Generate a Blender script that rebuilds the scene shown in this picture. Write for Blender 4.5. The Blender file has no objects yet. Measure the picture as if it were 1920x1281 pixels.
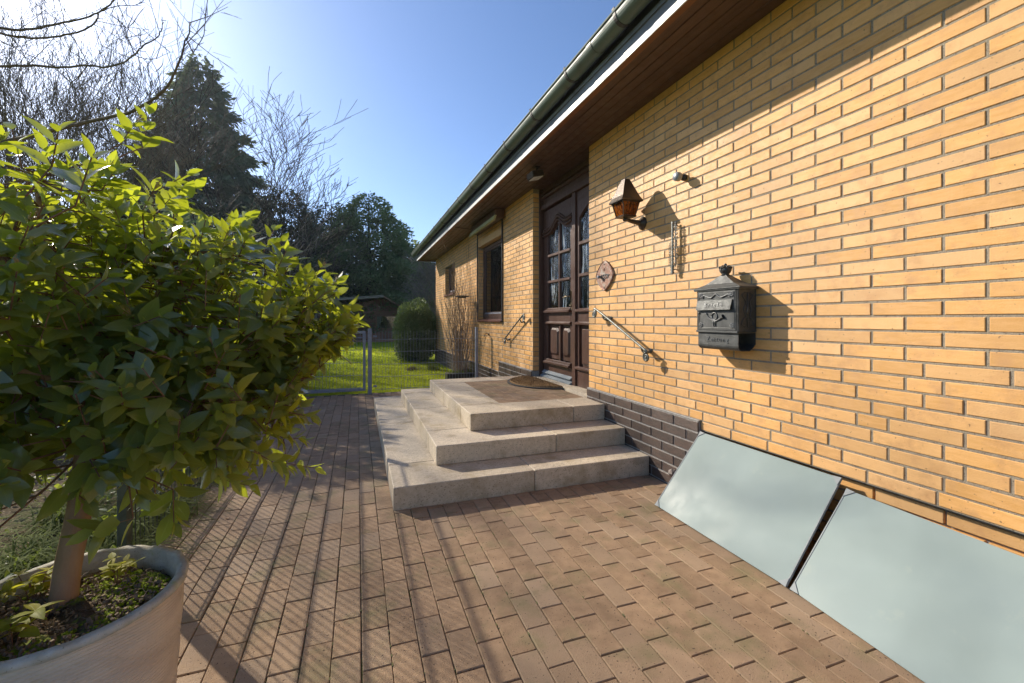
import bpy, math, random
import numpy as np
from mathutils import Vector, Matrix, Euler

random.seed(7)
rng = np.random.default_rng(7)
R = math.radians
scene = bpy.context.scene
C = scene.collection

# ------------------------------------------------------------------ camera
YAW, CAMH = 0.3415, 1.1965
cd = bpy.data.cameras.new('camera')
cam = bpy.data.objects.new('camera', cd)
C.objects.link(cam)
cam.location = (0, 0, CAMH)
cam.rotation_euler = (R(90), 0, -YAW)
cd.sensor_width = 36
cd.lens = 816.16 / 1920 * 36
cd.shift_y = -(640.5 - 597.85) / 1920
cd.clip_start = 0.05
cd.clip_end = 1000
scene.camera = cam

# ------------------------------------------------------------------ sky, sun, exposure
SUN_AZ = R(-35.7)      # measured from +Y towards +X
SUN_EL = R(29.3)
w = bpy.data.worlds.new('World')
scene.world = w
w.use_nodes = True
nt = w.node_tree
bg = nt.nodes['Background']
sky = nt.nodes.new('ShaderNodeTexSky')
sky.sky_type = 'NISHITA'
sky.sun_disc = False
sky.sun_elevation = SUN_EL
sky.sun_rotation = SUN_AZ
sky.air_density = .85
sky.dust_density = .8
sky.ozone_density = 6.0
nt.links.new(sky.outputs['Color'], bg.inputs['Color'])
bg.inputs['Strength'].default_value = 0.13
sd = bpy.data.lights.new('sun', 'SUN')
sd.energy = 5.0
sd.angle = R(0.5)
sd.color = (1.0, 0.91, 0.77)
sun = bpy.data.objects.new('sun', sd)
C.objects.link(sun)
sdir = Vector((math.sin(SUN_AZ) * math.cos(SUN_EL), math.cos(SUN_AZ) * math.cos(SUN_EL), math.sin(SUN_EL)))
sun.rotation_euler = sdir.to_track_quat('Z', 'Y').to_euler()
sun.location = sdir * 30
scene.view_settings.view_transform = 'Standard'
scene.view_settings.look = 'None'
scene.view_settings.gamma = 1
scene.view_settings.exposure = 0.6
try:
    scene.view_settings.use_curve_mapping = False
except Exception:
    pass
scene.cycles.max_bounces = 8
scene.cycles.transparent_max_bounces = 12

# ------------------------------------------------------------------ helpers
class MB:
    def __init__(self):
        self.v, self.f, self.m = [], [], []
    def add(self, vs, fs, mi=0):
        b = len(self.v)
        self.v += [tuple(p) for p in vs]
        self.f += [tuple(b + i for i in q) for q in fs]
        self.m += [mi] * len(fs)
    def box(self, x0, x1, y0, y1, z0, z1, mi=0, M=None):
        vs = [(x0,y0,z0),(x1,y0,z0),(x1,y1,z0),(x0,y1,z0),(x0,y0,z1),(x1,y0,z1),(x1,y1,z1),(x0,y1,z1)]
        if M is not None: vs = [tuple(M @ Vector(p)) for p in vs]
        self.add(vs, [(3,2,1,0),(4,5,6,7),(0,1,5,4),(1,2,6,5),(2,3,7,6),(3,0,4,7)], mi)
    def cbox(self, x0, x1, y0, y1, z0, z1, c=.004, mi=0, M=None):
        """box with chamfered edges"""
        xs, ys, zs = (x0, x1), (y0, y1), (z0, z1)
        vs = []; idx = {}
        for i in (0,1):
            for j in (0,1):
                for k in (0,1):
                    sx, sy, sz = (1,-1)[i], (1,-1)[j], (1,-1)[k]
                    for a, p in enumerate([(xs[i],ys[j]+sy*c,zs[k]+sz*c),(xs[i]+sx*c,ys[j],zs[k]+sz*c),(xs[i]+sx*c,ys[j]+sy*c,zs[k])]):
                        idx[i,j,k,a] = len(vs); vs.append(p)
        fs = []
        for i in (0,1):
            q = [idx[i,0,0,0],idx[i,0,1,0],idx[i,1,1,0],idx[i,1,0,0]]; fs.append(q if i == 0 else q[::-1])
            q = [idx[0,i,0,1],idx[1,i,0,1],idx[1,i,1,1],idx[0,i,1,1]]; fs.append(q if i == 0 else q[::-1])
            q = [idx[0,0,i,2],idx[0,1,i,2],idx[1,1,i,2],idx[1,0,i,2]]; fs.append(q if i == 0 else q[::-1])
        for i in (0,1):
            for j in (0,1):
                s = (i + j) % 2
                q = [idx[i,j,0,0],idx[i,j,0,1],idx[i,j,1,1],idx[i,j,1,0]]; fs.append(q if s else q[::-1])
                q = [idx[i,0,j,0],idx[i,1,j,0],idx[i,1,j,2],idx[i,0,j,2]]; fs.append(q if s else q[::-1])
                q = [idx[0,i,j,1],idx[0,i,j,2],idx[1,i,j,2],idx[1,i,j,1]]; fs.append(q if s else q[::-1])
                for k in (0,1):
                    t = [idx[i,j,k,0],idx[i,j,k,1],idx[i,j,k,2]]; fs.append(t if (i+j+k) % 2 else t[::-1])
        if M is not None: vs = [tuple(M @ Vector(p)) for p in vs]
        self.add(vs, fs, mi)
    def tube(self, pts, rad, n=6, mi=0, cap=True):
        pts = [Vector(p) for p in pts]
        if not hasattr(rad, '__len__'): rad = [rad] * len(pts)
        vs = []; up = None
        for i, p in enumerate(pts):
            t = (pts[min(i+1, len(pts)-1)] - pts[max(i-1, 0)])
            if t.length < 1e-9: t = Vector((0,0,1))
            t.normalize()
            if up is None:
                up = t.orthogonal().normalized()
            else:
                up = (up - t * up.dot(t))
                up = up.normalized() if up.length > 1e-6 else t.orthogonal().normalized()
            b = t.cross(up)
            for k in range(n):
                a = 2 * math.pi * k / n
                vs.append(p + (up * math.cos(a) + b * math.sin(a)) * rad[i])
        fs = []
        for i in range(len(pts) - 1):
            for k in range(n):
                fs.append((i*n+k, i*n+(k+1)%n, (i+1)*n+(k+1)%n, (i+1)*n+k))
        if cap:
            fs.append(tuple(range(n))[::-1]); fs.append(tuple((len(pts)-1)*n + k for k in range(n)))
        self.add(vs, fs, mi)
    def lathe(self, prof, n=24, M=None, mi=0):
        """prof: (r, z) list"""
        vs = []; fs = []
        for r_, z_ in prof:
            for k in range(n):
                a = 2*math.pi*k/n
                p = Vector((r_*math.cos(a), r_*math.sin(a), z_))
                vs.append(tuple(M @ p) if M is not None else tuple(p))
        for i in range(len(prof)-1):
            for k in range(n):
                fs.append((i*n+k, i*n+(k+1)%n, (i+1)*n+(k+1)%n, (i+1)*n+k))
        self.add(vs, fs, mi)
    def prism(self, poly, axis, a0, a1, mi=0):
        """poly in the plane normal to axis: for 'x' (y,z), 'y' (x,z), 'z' (x,y)"""
        def P(q, a):
            return {'x': (a, q[0], q[1]), 'y': (q[0], a, q[1]), 'z': (q[0], q[1], a)}[axis]
        n = len(poly)
        vs = [P(q, a0) for q in poly] + [P(q, a1) for q in poly]
        fs = [tuple(range(n))[::-1], tuple(range(n, 2*n))] + [(i, (i+1)%n, n+(i+1)%n, n+i) for i in range(n)]
        self.add(vs, fs, mi)
    def sphere(self, c, r, n=10, m=6, mi=0, sc=(1,1,1)):
        vs=[]; fs=[]
        for i in range(m+1):
            th = math.pi*i/m
            for k in range(n):
                a = 2*math.pi*k/n
                vs.append((c[0]+r*sc[0]*math.sin(th)*math.cos(a), c[1]+r*sc[1]*math.sin(th)*math.sin(a), c[2]+r*sc[2]*math.cos(th)))
        for i in range(m):
            for k in range(n):
                fs.append((i*n+k,(i+1)*n+k,(i+1)*n+(k+1)%n,i*n+(k+1)%n))
        self.add(vs, fs, mi)
    def mesh(self, name, mats, smooth=False):
        me = bpy.data.meshes.new(name)
        me.from_pydata(self.v, [], self.f)
        if not isinstance(mats, (list, tuple)): mats = [mats]
        for m in mats: me.materials.append(m)
        if len(mats) > 1: me.polygons.foreach_set('material_index', self.m)
        if smooth: me.polygons.foreach_set('use_smooth', [True]*len(self.f))
        me.update()
        return me
    def build(self, name, mats, parent=None, smooth=False, loc=None):
        o = bpy.data.objects.new(name, self.mesh(name, mats, smooth))
        C.objects.link(o)
        if parent is not None: o.parent = parent
        if loc is not None: o.location = loc
        return o

def new(name, me, parent=None, loc=(0,0,0), rot=(0,0,0), scale=(1,1,1)):
    o = bpy.data.objects.new(name, me); C.objects.link(o)
    o.parent = parent; o.location = loc; o.rotation_euler = rot; o.scale = scale
    return o
def empty(name, loc=(0,0,0), rz=0):
    o = bpy.data.objects.new(name, None); C.objects.link(o)
    o.location = loc; o.rotation_euler = (0,0,rz); o.empty_display_size = .1
    return o
def tag(o, label=None, cat=None, group=None, kind=None):
    if label: o['label'] = label
    if cat: o['category'] = cat
    if group: o['group'] = group
    if kind: o['kind'] = kind
    return o
def arr_mesh(name, V, F, mat, uv=None, smooth=False, extra=None):
    """V (n,3), F (m,k) numpy"""
    me = bpy.data.meshes.new(name)
    k = F.shape[1]
    me.vertices.add(len(V)); me.vertices.foreach_set('co', V.astype(np.float32).ravel())
    me.loops.add(F.size); me.loops.foreach_set('vertex_index', F.astype(np.int32).ravel())
    me.polygons.add(len(F))
    me.polygons.foreach_set('loop_start', np.arange(0, F.size, k, dtype=np.int32))
    me.polygons.foreach_set('loop_total', np.full(len(F), k, dtype=np.int32))
    if smooth: me.polygons.foreach_set('use_smooth', np.ones(len(F), dtype=bool))
    me.materials.append(mat)
    if uv is not None:
        ul = me.uv_layers.new(name='UVMap')
        ul.data.foreach_set('uv', uv[F.ravel()].astype(np.float32).ravel())
    me.update(calc_edges=True); me.validate()
    return me
def bez(p, n=8):
    """smooth polyline (Catmull-Rom)"""
    P = [Vector(q) for q in p]; out = []
    for i in range(len(P)-1):
        a = P[max(i-1,0)]; b = P[i]; c = P[i+1]; d = P[min(i+2,len(P)-1)]
        for k in range(n):
            t = k/n
            out.append(.5*((2*b)+(-a+c)*t+(2*a-5*b+4*c-d)*t*t+(-a+3*b-3*c+d)*t**3))
    out.append(P[-1]); return out

# ------------------------------------------------------------------ materials
def nodes(name):
    m = bpy.data.materials.new(name); m.use_nodes = True
    t = m.node_tree; b = t.nodes['Principled BSDF']
    return m, t, b
def N(t, kind, **kw):
    n = t.nodes.new(kind)
    for k, v in kw.items(): setattr(n, k, v)
    return n
def noise(t, co, scale, detail=4, rough=.55, sc=None, dist=0):
    n = N(t, 'ShaderNodeTexNoise'); n.inputs['Scale'].default_value = scale
    n.inputs['Detail'].default_value = detail; n.inputs['Roughness'].default_value = rough
    n.inputs['Distortion'].default_value = dist
    if sc is not None:
        mp = N(t, 'ShaderNodeMapping'); mp.inputs['Scale'].default_value = sc
        t.links.new(co, mp.inputs['Vector']); co = mp.outputs['Vector']
    t.links.new(co, n.inputs['Vector']); return n.outputs['Fac']
def ramp(t, fac, a, b, lo=0, hi=1):
    r = N(t, 'ShaderNodeMapRange'); r.inputs['From Min'].default_value = a; r.inputs['From Max'].default_value = b
    r.inputs['To Min'].default_value = lo; r.inputs['To Max'].default_value = hi
    t.links.new(fac, r.inputs['Value']); return r.outputs['Result']
def mix(t, fac, a, b, mode='MIX'):
    n = N(t, 'ShaderNodeMix', data_type='RGBA', blend_type=mode)
    for s, v in ((n.inputs[0], fac), (n.inputs[6], a), (n.inputs[7], b)):
        if isinstance(v, (int, float)): s.default_value = v
        elif isinstance(v, (tuple, list)): s.default_value = (*v[:3], 1)
        else: t.links.new(v, s)
    return n.outputs[2]
def mth(t, op, a, b=0.0):
    n = N(t, 'ShaderNodeMath', operation=op)
    for s, v in ((n.inputs[0], a), (n.inputs[1], b)):
        if isinstance(v, (int, float)): s.default_value = v
        else: t.links.new(v, s)
    return n.outputs[0]
def pieceRandom(t):
    """one random number per piece, alike for pieces that are objects and for pieces joined in one mesh"""
    g = N(t, 'ShaderNodeNewGeometry'); o = N(t, 'ShaderNodeObjectInfo')
    return mth(t, 'FRACT', mth(t, 'ADD', g.outputs['Random Per Island'], o.outputs['Random']))
def mat(name, a, b=None, scale=6, rough=.6, bump=.2, bscale=80, spec=.5, metal=0, var=0.0, varcol=None,
        blotch=None, blotch_scale=2, blotch_lo=.55, blotch_hi=.7, sc=None, speck=None, speck_scale=300, speck_lo=.62, rvar=0.1, bdist=.004, coat=0):
    m, t, p = nodes(name)
    g = N(t, 'ShaderNodeNewGeometry'); co = g.outputs['Position']
    b = b or tuple(x*.75 for x in a)
    col = mix(t, ramp(t, noise(t, co, scale, 5, sc=sc), .35, .65), a, b)
    if var or varcol:
        r = pieceRandom(t)
        if varcol: col = mix(t, ramp(t, r, .45, 1.0, 0, 1), col, varcol)
        r2 = mth(t, 'FRACT', mth(t, 'MULTIPLY', r, 7.31))
        hs = N(t, 'ShaderNodeHueSaturation')
        t.links.new(col, hs.inputs['Color'])
        t.links.new(ramp(t, r2, 0, 1, 1-var, 1+var), hs.inputs['Value'])
        col = hs.outputs['Color']
    if blotch:
        col = mix(t, ramp(t, noise(t, co, blotch_scale, 6, .65), blotch_lo, blotch_hi), col, blotch)
    if speck:
        col = mix(t, ramp(t, noise(t, co, speck_scale, 2, .5), speck_lo, speck_lo+.05), col, speck)
    t.links.new(col, p.inputs['Base Color'])
    t.links.new(ramp(t, noise(t, co, scale*3, 3), .3, .7, max(.02, rough-rvar), min(1, rough+rvar)), p.inputs['Roughness'])
    p.inputs['Specular IOR Level'].default_value = spec
    p.inputs['Metallic'].default_value = metal
    p.inputs['Coat Weight'].default_value = coat
    if bump:
        bn = N(t, 'ShaderNodeBump'); bn.inputs['Strength'].default_value = bump; bn.inputs['Distance'].default_value = bdist
        t.links.new(noise(t, co, bscale, 5, .6, sc=sc), bn.inputs['Height'])
        t.links.new(bn.outputs['Normal'], p.inputs['Normal'])
    return m
def leafmat(name, top, top2, under, trans, tw=.45, rough=.35, vein=None, spec=.5, coat=0):
    m = bpy.data.materials.new(name); m.use_nodes = True
    t = m.node_tree; p = t.nodes['Principled BSDF']; out = t.nodes['Material Output']
    g = N(t, 'ShaderNodeNewGeometry'); o = N(t, 'ShaderNodeObjectInfo')
    r = mth(t, 'FRACT', mth(t, 'ADD', g.outputs['Random Per Island'], o.outputs['Random']))
    col = mix(t, ramp(t, r, .25, .9), top, top2)
    col = mix(t, ramp(t, noise(t, g.outputs['Position'], 60, 3), .4, .7, 0, .5), col, tuple(x*.7 for x in top))
    if vein:
        uv = N(t, 'ShaderNodeTexCoord'); sx = N(t, 'ShaderNodeSeparateXYZ'); t.links.new(uv.outputs['UV'], sx.inputs[0])
        d = mth(t, 'ABSOLUTE', mth(t, 'SUBTRACT', sx.outputs[0], .5))
        mid = ramp(t, d, .015, .04, 1, 0)
        side = mth(t, 'FRACT', mth(t, 'ADD', mth(t, 'MULTIPLY', sx.outputs[1], 7), mth(t, 'MULTIPLY', d, -5)))
        side = mth(t, 'MULTIPLY', ramp(t, mth(t, 'ABSOLUTE', mth(t, 'SUBTRACT', side, .5)), .0, .08, 1, 0), .35)
        vf = mth(t, 'MAXIMUM', mid, side)
        col = mix(t, vf, col, vein)
        bn = N(t, 'ShaderNodeBump'); bn.inputs['Strength'].default_value = .5; bn.inputs['Distance'].default_value = .001
        bn.invert = True
        t.links.new(vf, bn.inputs['Height']); t.links.new(bn.outputs['Normal'], p.inputs['Normal'])
    col = mix(t, g.outputs['Backfacing'], col, under)
    t.links.new(col, p.inputs['Base Color'])
    p.inputs['Roughness'].default_value = rough
    p.inputs['Specular IOR Level'].default_value = spec
    p.inputs['Coat Weight'].default_value = coat; p.inputs['Coat Roughness'].default_value = .22
    tr = N(t, 'ShaderNodeBsdfTranslucent')
    tc = mix(t, r, trans, tuple(x*.75 for x in trans))
    t.links.new(tc, tr.inputs['Color'])
    mx = N(t, 'ShaderNodeMixShader'); mx.inputs[0].default_value = tw
    t.links.new(p.outputs[0], mx.inputs[1]); t.links.new(tr.outputs[0], mx.inputs[2])
    t.links.new(mx.outputs[0], out.inputs['Surface'])
    return m

M_BRICK = mat('yellow_clinker', (.74,.405,.145), (.67,.35,.105), 14, .5, .45, 140, .35, var=.12, varcol=(.72,.43,.19), sc=(1,1,5), speck=(.30,.17,.07), speck_scale=85, speck_lo=.70, blotch=(.56,.30,.12), blotch_scale=11, blotch_lo=.5, blotch_hi=.75)
M_MORTAR = mat('mortar', (.35,.30,.225), (.27,.225,.165), 20, .9, .8, 220, .2, speck=(.12,.1,.08), speck_scale=260, speck_lo=.6)
M_PLINTH = mat('dark_clinker', (.060,.042,.034), (.095,.058,.042), 20, .38, .6, 120, .5, var=.25, sc=(1,1,4))
M_PMORTAR = mat('grey_joint', (.36,.34,.31), (.26,.25,.23), 30, .9, .5, 200)
M_PAVER = mat('concrete_paver', (.36,.24,.145), (.275,.18,.108), 16, .85, .9, 230, .25, var=.12, varcol=(.33,.235,.155), speck=(.06,.04,.03), speck_scale=110, speck_lo=.66, blotch=(.20,.17,.085), blotch_scale=4.2, blotch_lo=.52, blotch_hi=.75)
M_SAND = mat('joint_sand', (.15,.12,.085), (.08,.065,.05), 30, .95, .8, 150, .2, blotch=(.09,.10,.03), blotch_scale=6, blotch_lo=.5, blotch_hi=.6)
M_STONE = mat('step_stone', (.62,.52,.385), (.52,.43,.31), 38, .75, .7, 120, .35, var=.10, speck=(.30,.24,.17), speck_scale=110, speck_lo=.61, blotch=(.36,.28,.17), blotch_scale=4.5, blotch_lo=.52, blotch_hi=.70)
M_WOODDARK = mat('dark_brown_wood', (.105,.050,.034), (.070,.034,.024), 8, .38, .35, 60, .5, sc=(6,6,.6), var=.05)
M_SOFFIT = mat('soffit_wood', (.105,.055,.036), (.075,.040,.028), 5, .45, .3, 50, .45, sc=(8,.5,8), var=.12)
M_EDGEWOOD = mat('edge_wood', (.24,.10,.035), (.17,.07,.03), 5, .5, .3, 50, .4, sc=(8,.5,8))
M_WHITE = mat('white_trim', (.75,.75,.73), (.62,.62,.6), 5, .45, .1, 40)
M_GREYTRIM = mat('grey_zinc_trim', (.22,.24,.26), (.16,.17,.19), 4, .45, .15, 30, metal=.3)
M_GUTTER = mat('copper_gutter', (.105,.15,.12), (.075,.10,.08), 3, .5, .3, 40, .5, sc=(1,.4,1), blotch=(.07,.06,.045), blotch_scale=4)
M_GUTIN = mat('gutter_dark', (.03,.03,.028), (.05,.045,.04), 5, .6)
M_TILE = mat('roof_tile', (.06,.045,.04), (.04,.035,.03), 3, .7, var=.2)
M_IRON = mat('wrought_iron', (.055,.055,.052), (.10,.10,.09), 20, .42, .6, 90, .5, metal=.6)
M_IRONL = mat('worn_iron', (.20,.21,.19), (.10,.10,.09), 30, .42, .6, 90, .5, metal=.6)
M_BOX = mat('pewter_cast', (.085,.088,.084), (.055,.056,.054), 14, .5, .55, 160, .5, metal=.35, blotch=(.12,.122,.115), blotch_scale=12)
M_BRONZE = mat('lamp_bronze', (.085,.062,.045), (.055,.042,.034), 16, .38, .4, 120, .5, metal=.6)
M_PLAQUE = mat('plaque_copper', (.30,.15,.10), (.18,.11,.08), 26, .5, 1.0, 90, .5, metal=.4, blotch=(.33,.30,.26), blotch_scale=22, blotch_lo=.5, blotch_hi=.65)
M_STEEL = mat('galvanised_steel', (.27,.29,.33), (.21,.23,.26), 18, .65, .15, 40, .3, metal=0)
M_ALU = mat('aluminium', (.30,.32,.32), (.24,.26,.26), 10, .75, .05, 40, .2)
M_PVC = mat('grey_plastic', (.34,.34,.33), (.28,.28,.27), 18, .45, .05)
M_BLACK = mat('black_plastic', (.02,.02,.022), (.03,.03,.03), 10, .4, .05)
M_AWN = mat('awning_cloth', (.46,.43,.22), (.40,.38,.20), 10, .8, .3, 300)
M_MAT = mat('coir', (.30,.17,.075), (.17,.10,.05), 40, .95, 1.0, 500, .1, speck=(.45,.29,.13), speck_scale=200, speck_lo=.55, bdist=.01)
M_RUB = mat('rubber', (.03,.03,.03), (.045,.042,.04), 10, .7, .3)
M_POT = mat('pot_clay', (.68,.57,.45), (.56,.46,.36), 7, .7, .35, 120, .35, sc=(1,1,3), blotch=(.40,.31,.12), blotch_scale=5, blotch_lo=.56, blotch_hi=.75)
M_POTRIM = mat('pot_rim_lime', (.52,.50,.44), (.40,.37,.30), 30, .85, .8, 120, .2, speck=(.25,.23,.18), speck_scale=220, speck_lo=.66, blotch=(.40,.40,.18), blotch_scale=14, blotch_lo=.6, blotch_hi=.75)
M_SOIL = mat('potting_soil', (.085,.06,.04), (.15,.11,.07), 30, .95, 1.0, 120, .2, blotch=(.22,.28,.03), blotch_scale=9, blotch_lo=.52, blotch_hi=.6, bdist=.01)
M_BARK = mat('shrub_bark', (.38,.225,.12), (.27,.16,.09), 20, .75, .6, 70, .3, sc=(1,1,.4))
M_TWIG = mat('red_twig', (.24,.11,.06), (.16,.08,.04), 20, .6, .2)
M_TREEBARK = mat('tree_bark', (.17,.125,.08), (.11,.08,.055), 6, .85, .6, 20, .3, sc=(1,1,.3))
M_TREEDK = mat('dark_tree_bark', (.065,.05,.038), (.04,.032,.026), 6, .85, .4, 20, .3)
M_PALEBARK = mat('pale_bark', (.22,.19,.16), (.13,.11,.09), 6, .85, .4, 20, .3)
M_HUTWOOD = mat('hut_boards', (.26,.14,.085), (.19,.10,.06), 6, .7, .3, 30, sc=(.5,6,6), var=.15)
M_HUTROOF_LIT = mat('hut_roof_sunlit', (.33,.30,.26), (.24,.21,.18), 6, .8, .5, 20, var=.12)
M_CURTAIN = mat('curtain', (.68,.68,.66), (.5,.5,.5), 20, .8, .1)
M_ROOM = mat('room_shade', (.03,.028,.026), (.02,.02,.02), 3, .9, 0)  # near-black: the gloom of unlit rooms put into the colour
M_CONC = mat('concrete', (.30,.28,.25), (.22,.2,.18), 6, .85, .4, 60)
M_SEDGE = leafmat('sedge_blades', (.10,.14,.04), (.22,.22,.09), (.14,.16,.06), (.30,.38,.06), .35, .8, spec=.03)
M_DRY = leafmat('dry_grass', (.24,.19,.10), (.17,.14,.07), (.2,.17,.1), (.3,.25,.10), .25, .9, spec=.03)
M_GRASS = leafmat('lawn_grass', (.14,.22,.015), (.20,.27,.02), (.14,.19,.02), (.68,.76,.03), .58, .5)
M_LEAF = leafmat('glossy_shrub_leaf', (.066,.128,.066), (.11,.17,.062), (.16,.21,.09), (.64,.70,.03), .50, .30, vein=(.17,.23,.08), spec=.6, coat=1.0)
M_LEAFY = leafmat('young_yellow_leaf', (.26,.28,.03), (.42,.36,.04), (.2,.2,.06), (.62,.60,.05), .5, .55, vein=(.3,.3,.08), spec=.12)
M_BOXW = leafmat('clipped_evergreen', (.11,.16,.08), (.15,.20,.09), (.11,.15,.07), (.26,.34,.08), .35, .5)
M_CONIF = leafmat('conifer_needles', (.075,.11,.075), (.10,.135,.08), (.08,.11,.07), (.18,.22,.10), .34, .65, spec=.2)
M_THUJA = leafmat('thuja_needles', (.13,.18,.11), (.17,.22,.12), (.09,.13,.065), (.32,.40,.14), .45, .6, spec=.25)
M_DEADLEAF = leafmat('dead_leaf', (.30,.17,.09), (.38,.24,.14), (.3,.2,.12), (.4,.2,.08), .2, .8)

def glass_mat(name, tint=(.02,.022,.024), bump=0, bsc=12, glint=None):
    m, t, p = nodes(name)
    out = t.nodes['Material Output']
    gl = N(t, 'ShaderNodeBsdfGlossy'); gl.inputs['Roughness'].default_value = .02 if not bump else .1
    gl.inputs['Color'].default_value = (.95,.97,1,1)
    tr = N(t, 'ShaderNodeBsdfTransparent'); tr.inputs['Color'].default_value = (.80,.83,.82,1)
    fr = N(t, 'ShaderNodeFresnel'); fr.inputs['IOR'].default_value = 2.2
    mx = N(t, 'ShaderNodeMixShader')
    f = fr.outputs[0]
    if bump:
        g = N(t, 'ShaderNodeNewGeometry')
        h = noise(t, g.outputs['Position'], bsc, 4, .6, sc=(1, 2.6, .55), dist=1.1)
        bn = N(t, 'ShaderNodeBump'); bn.inputs['Strength'].default_value = bump; bn.inputs['Distance'].default_value = .02
        t.links.new(h, bn.inputs['Height'])
        t.links.new(bn.outputs['Normal'], gl.inputs['Normal'])
        if glint:
            df = N(t, 'ShaderNodeBsdfDiffuse'); df.inputs['Color'].default_value = (*glint, 1)  # pale swirls: highlights on the rippled glass put into the colour
            t.links.new(bn.outputs['Normal'], df.inputs['Normal'])
            m2 = N(t, 'ShaderNodeMixShader')
            t.links.new(ramp(t, h, .545, .66, .0, .75), m2.inputs[0])
            t.links.new(tr.outputs[0], m2.inputs[1]); t.links.new(df.outputs[0], m2.inputs[2])
            tr = m2
    t.links.new(f, mx.inputs[0]); t.links.new(tr.outputs[0], mx.inputs[1]); t.links.new(gl.outputs[0], mx.inputs[2])
    t.links.new(mx.outputs[0], out.inputs['Surface'])
    return m
M_GLASS = glass_mat('window_glass')
M_WAVEGLASS = glass_mat('rippled_door_glass', bump=.5, bsc=4.2, glint=(.60,.68,.74))
m, t, p = nodes('amber_glass'); M_AMBER = m
g = N(t, 'ShaderNodeNewGeometry')
hh = noise(t, g.outputs['Position'], 60, 3, .6, sc=(1,1,.25), dist=1)
t.links.new(mix(t, ramp(t, hh, .42, .58), (.55,.17,.02), (.13,.035,.01)), p.inputs['Base Color'])
p.inputs['Roughness'].default_value = .12; p.inputs['Transmission Weight'].default_value = .55; p.inputs['IOR'].default_value = 1.3
bn = N(t, 'ShaderNodeBump'); bn.inputs['Strength'].default_value = .8; bn.inputs['Distance'].default_value = .004
t.links.new(hh, bn.inputs['Height']); t.links.new(bn.outputs['Normal'], p.inputs['Normal'])
# frosted greenish cover glass
m, t, p = nodes('frosted_cover_glass'); M_COVER = m
g = N(t, 'ShaderNodeNewGeometry'); co = g.outputs['Position']
c0 = mix(t, ramp(t, noise(t, co, 2.2, 4), .35, .65), (.26,.315,.305), (.235,.285,.27))
c0 = mix(t, ramp(t, noise(t, co, 5, 8, .75), .60, .74, 0, .5), c0, (.34,.38,.33))
c0 = mix(t, ramp(t, noise(t, co, 60, 2), .78, .82, 0, .9), c0, (.12,.13,.11))
t.links.new(c0, p.inputs['Base Color'])
t.links.new(ramp(t, noise(t, co, 4, 5), .3, .7, .22, .42), p.inputs['Roughness'])
p.inputs['Specular IOR Level'].default_value = .06; p.inputs['IOR'].default_value = 1.3

# ------------------------------------------------------------------ ground
W = 2.147
def plane(name, x0, x1, y0, y1, z, m, nx=1, ny=1, amp=0):
    xs = np.linspace(x0, x1, nx+1); ys = np.linspace(y0, y1, ny+1)
    X, Y = np.meshgrid(xs, ys); Z = np.full(X.shape, float(z))
    if amp: Z += amp*(np.sin(X*1.7+.3)*np.cos(Y*1.3)+.5*np.sin(X*4.1+Y*3.3)) * .5
    V = np.stack([X, Y, Z], -1).reshape(-1, 3)
    i = np.arange(nx*ny); r = i//nx; c = i % nx
    F = np.stack([r*(nx+1)+c, r*(nx+1)+c+1, (r+1)*(nx+1)+c+1, (r+1)*(nx+1)+c], -1)
    return new(name, arr_mesh(name, V, F, m))
M_LAWN = mat('lawn_ground', (.20,.25,.02), (.26,.29,.03), 2.5, .95, 1.0, 40, .1, blotch=(.13,.11,.04), blotch_scale=1.2, blotch_lo=.55, blotch_hi=.8, bdist=.02)
M_BED = mat('bed_soil', (.09,.07,.045), (.15,.115,.075), 25, .95, 1.0, 60, .02, speck=(.24,.19,.13), speck_scale=60, speck_lo=.58, bdist=.02)
# far meadow ring round the lawn, so the ground reaches the horizon
mb = MB()
for q in [(-400,400,34,500),(-400,-24,-60,34),(24,400,-60,34),(-400,400,-400,-60)]:
    mb.add([(q[0],q[2],-.05),(q[1],q[2],-.05),(q[1],q[3],-.05),(q[0],q[3],-.05)], [(0,1,2,3)])
mb.add([(-24,-60,-.05),(24,-60,-.05),(24,-2,-.05),(-24,-2,-.05)], [(0,1,2,3)])
tag(mb.build('meadow', M_LAWN), 'open green ground stretching away beyond the garden', None, None, 'structure')
mb = MB()
for q in [(-24,24,7.42,34),(-24,-2.6,-2,7.42)]:
    mb.add([(q[0],q[2],-.03),(q[1],q[2],-.03),(q[1],q[3],-.03),(q[0],q[3],-.03)], [(0,1,2,3)])
tag(mb.build('lawn', M_LAWN), 'sunlit lawn behind the mesh fence', None, None, 'structure')
o = plane('planting_bed', -2.6, -.985, -2, 7.42, -.02, M_BED, 20, 90, .03)
tag(o, 'bare soil bed along the left edge of the paving', kind='structure')
path = empty('path')
tag(path, 'stretcher bond concrete block path leading past the steps to the gate', kind='structure')
mb = MB()
mb.box(-.985, 1.795, -2, 2.36, -.09, -.0075); mb.box(-.985, 2.2, 2.36, 7.40, -.09, -.0075)
mb.build('joint_bed', M_SAND, path)
def paver_mesh(L, Wd, name='paver', m=M_PAVER, h=.05, c=.0028):
    mb = MB(); a, b = L/2, Wd/2
    v = [(-b,-a,-h),(b,-a,-h),(b,a,-h),(-b,a,-h),(-b,-a,-c),(b,-a,-c),(b,a,-c),(-b,a,-c),(-b+c,-a+c,0),(b-c,-a+c,0),(b-c,a-c,0),(-b+c,a-c,0)]
    mb.add(v, [(8,9,10,11),(4,5,9,8),(5,6,10,9),(6,7,11,10),(7,4,8,11),(0,1,5,4),(1,2,6,5),(2,3,7,6),(3,0,4,7)])
    return mb.v, mb.f
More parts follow.
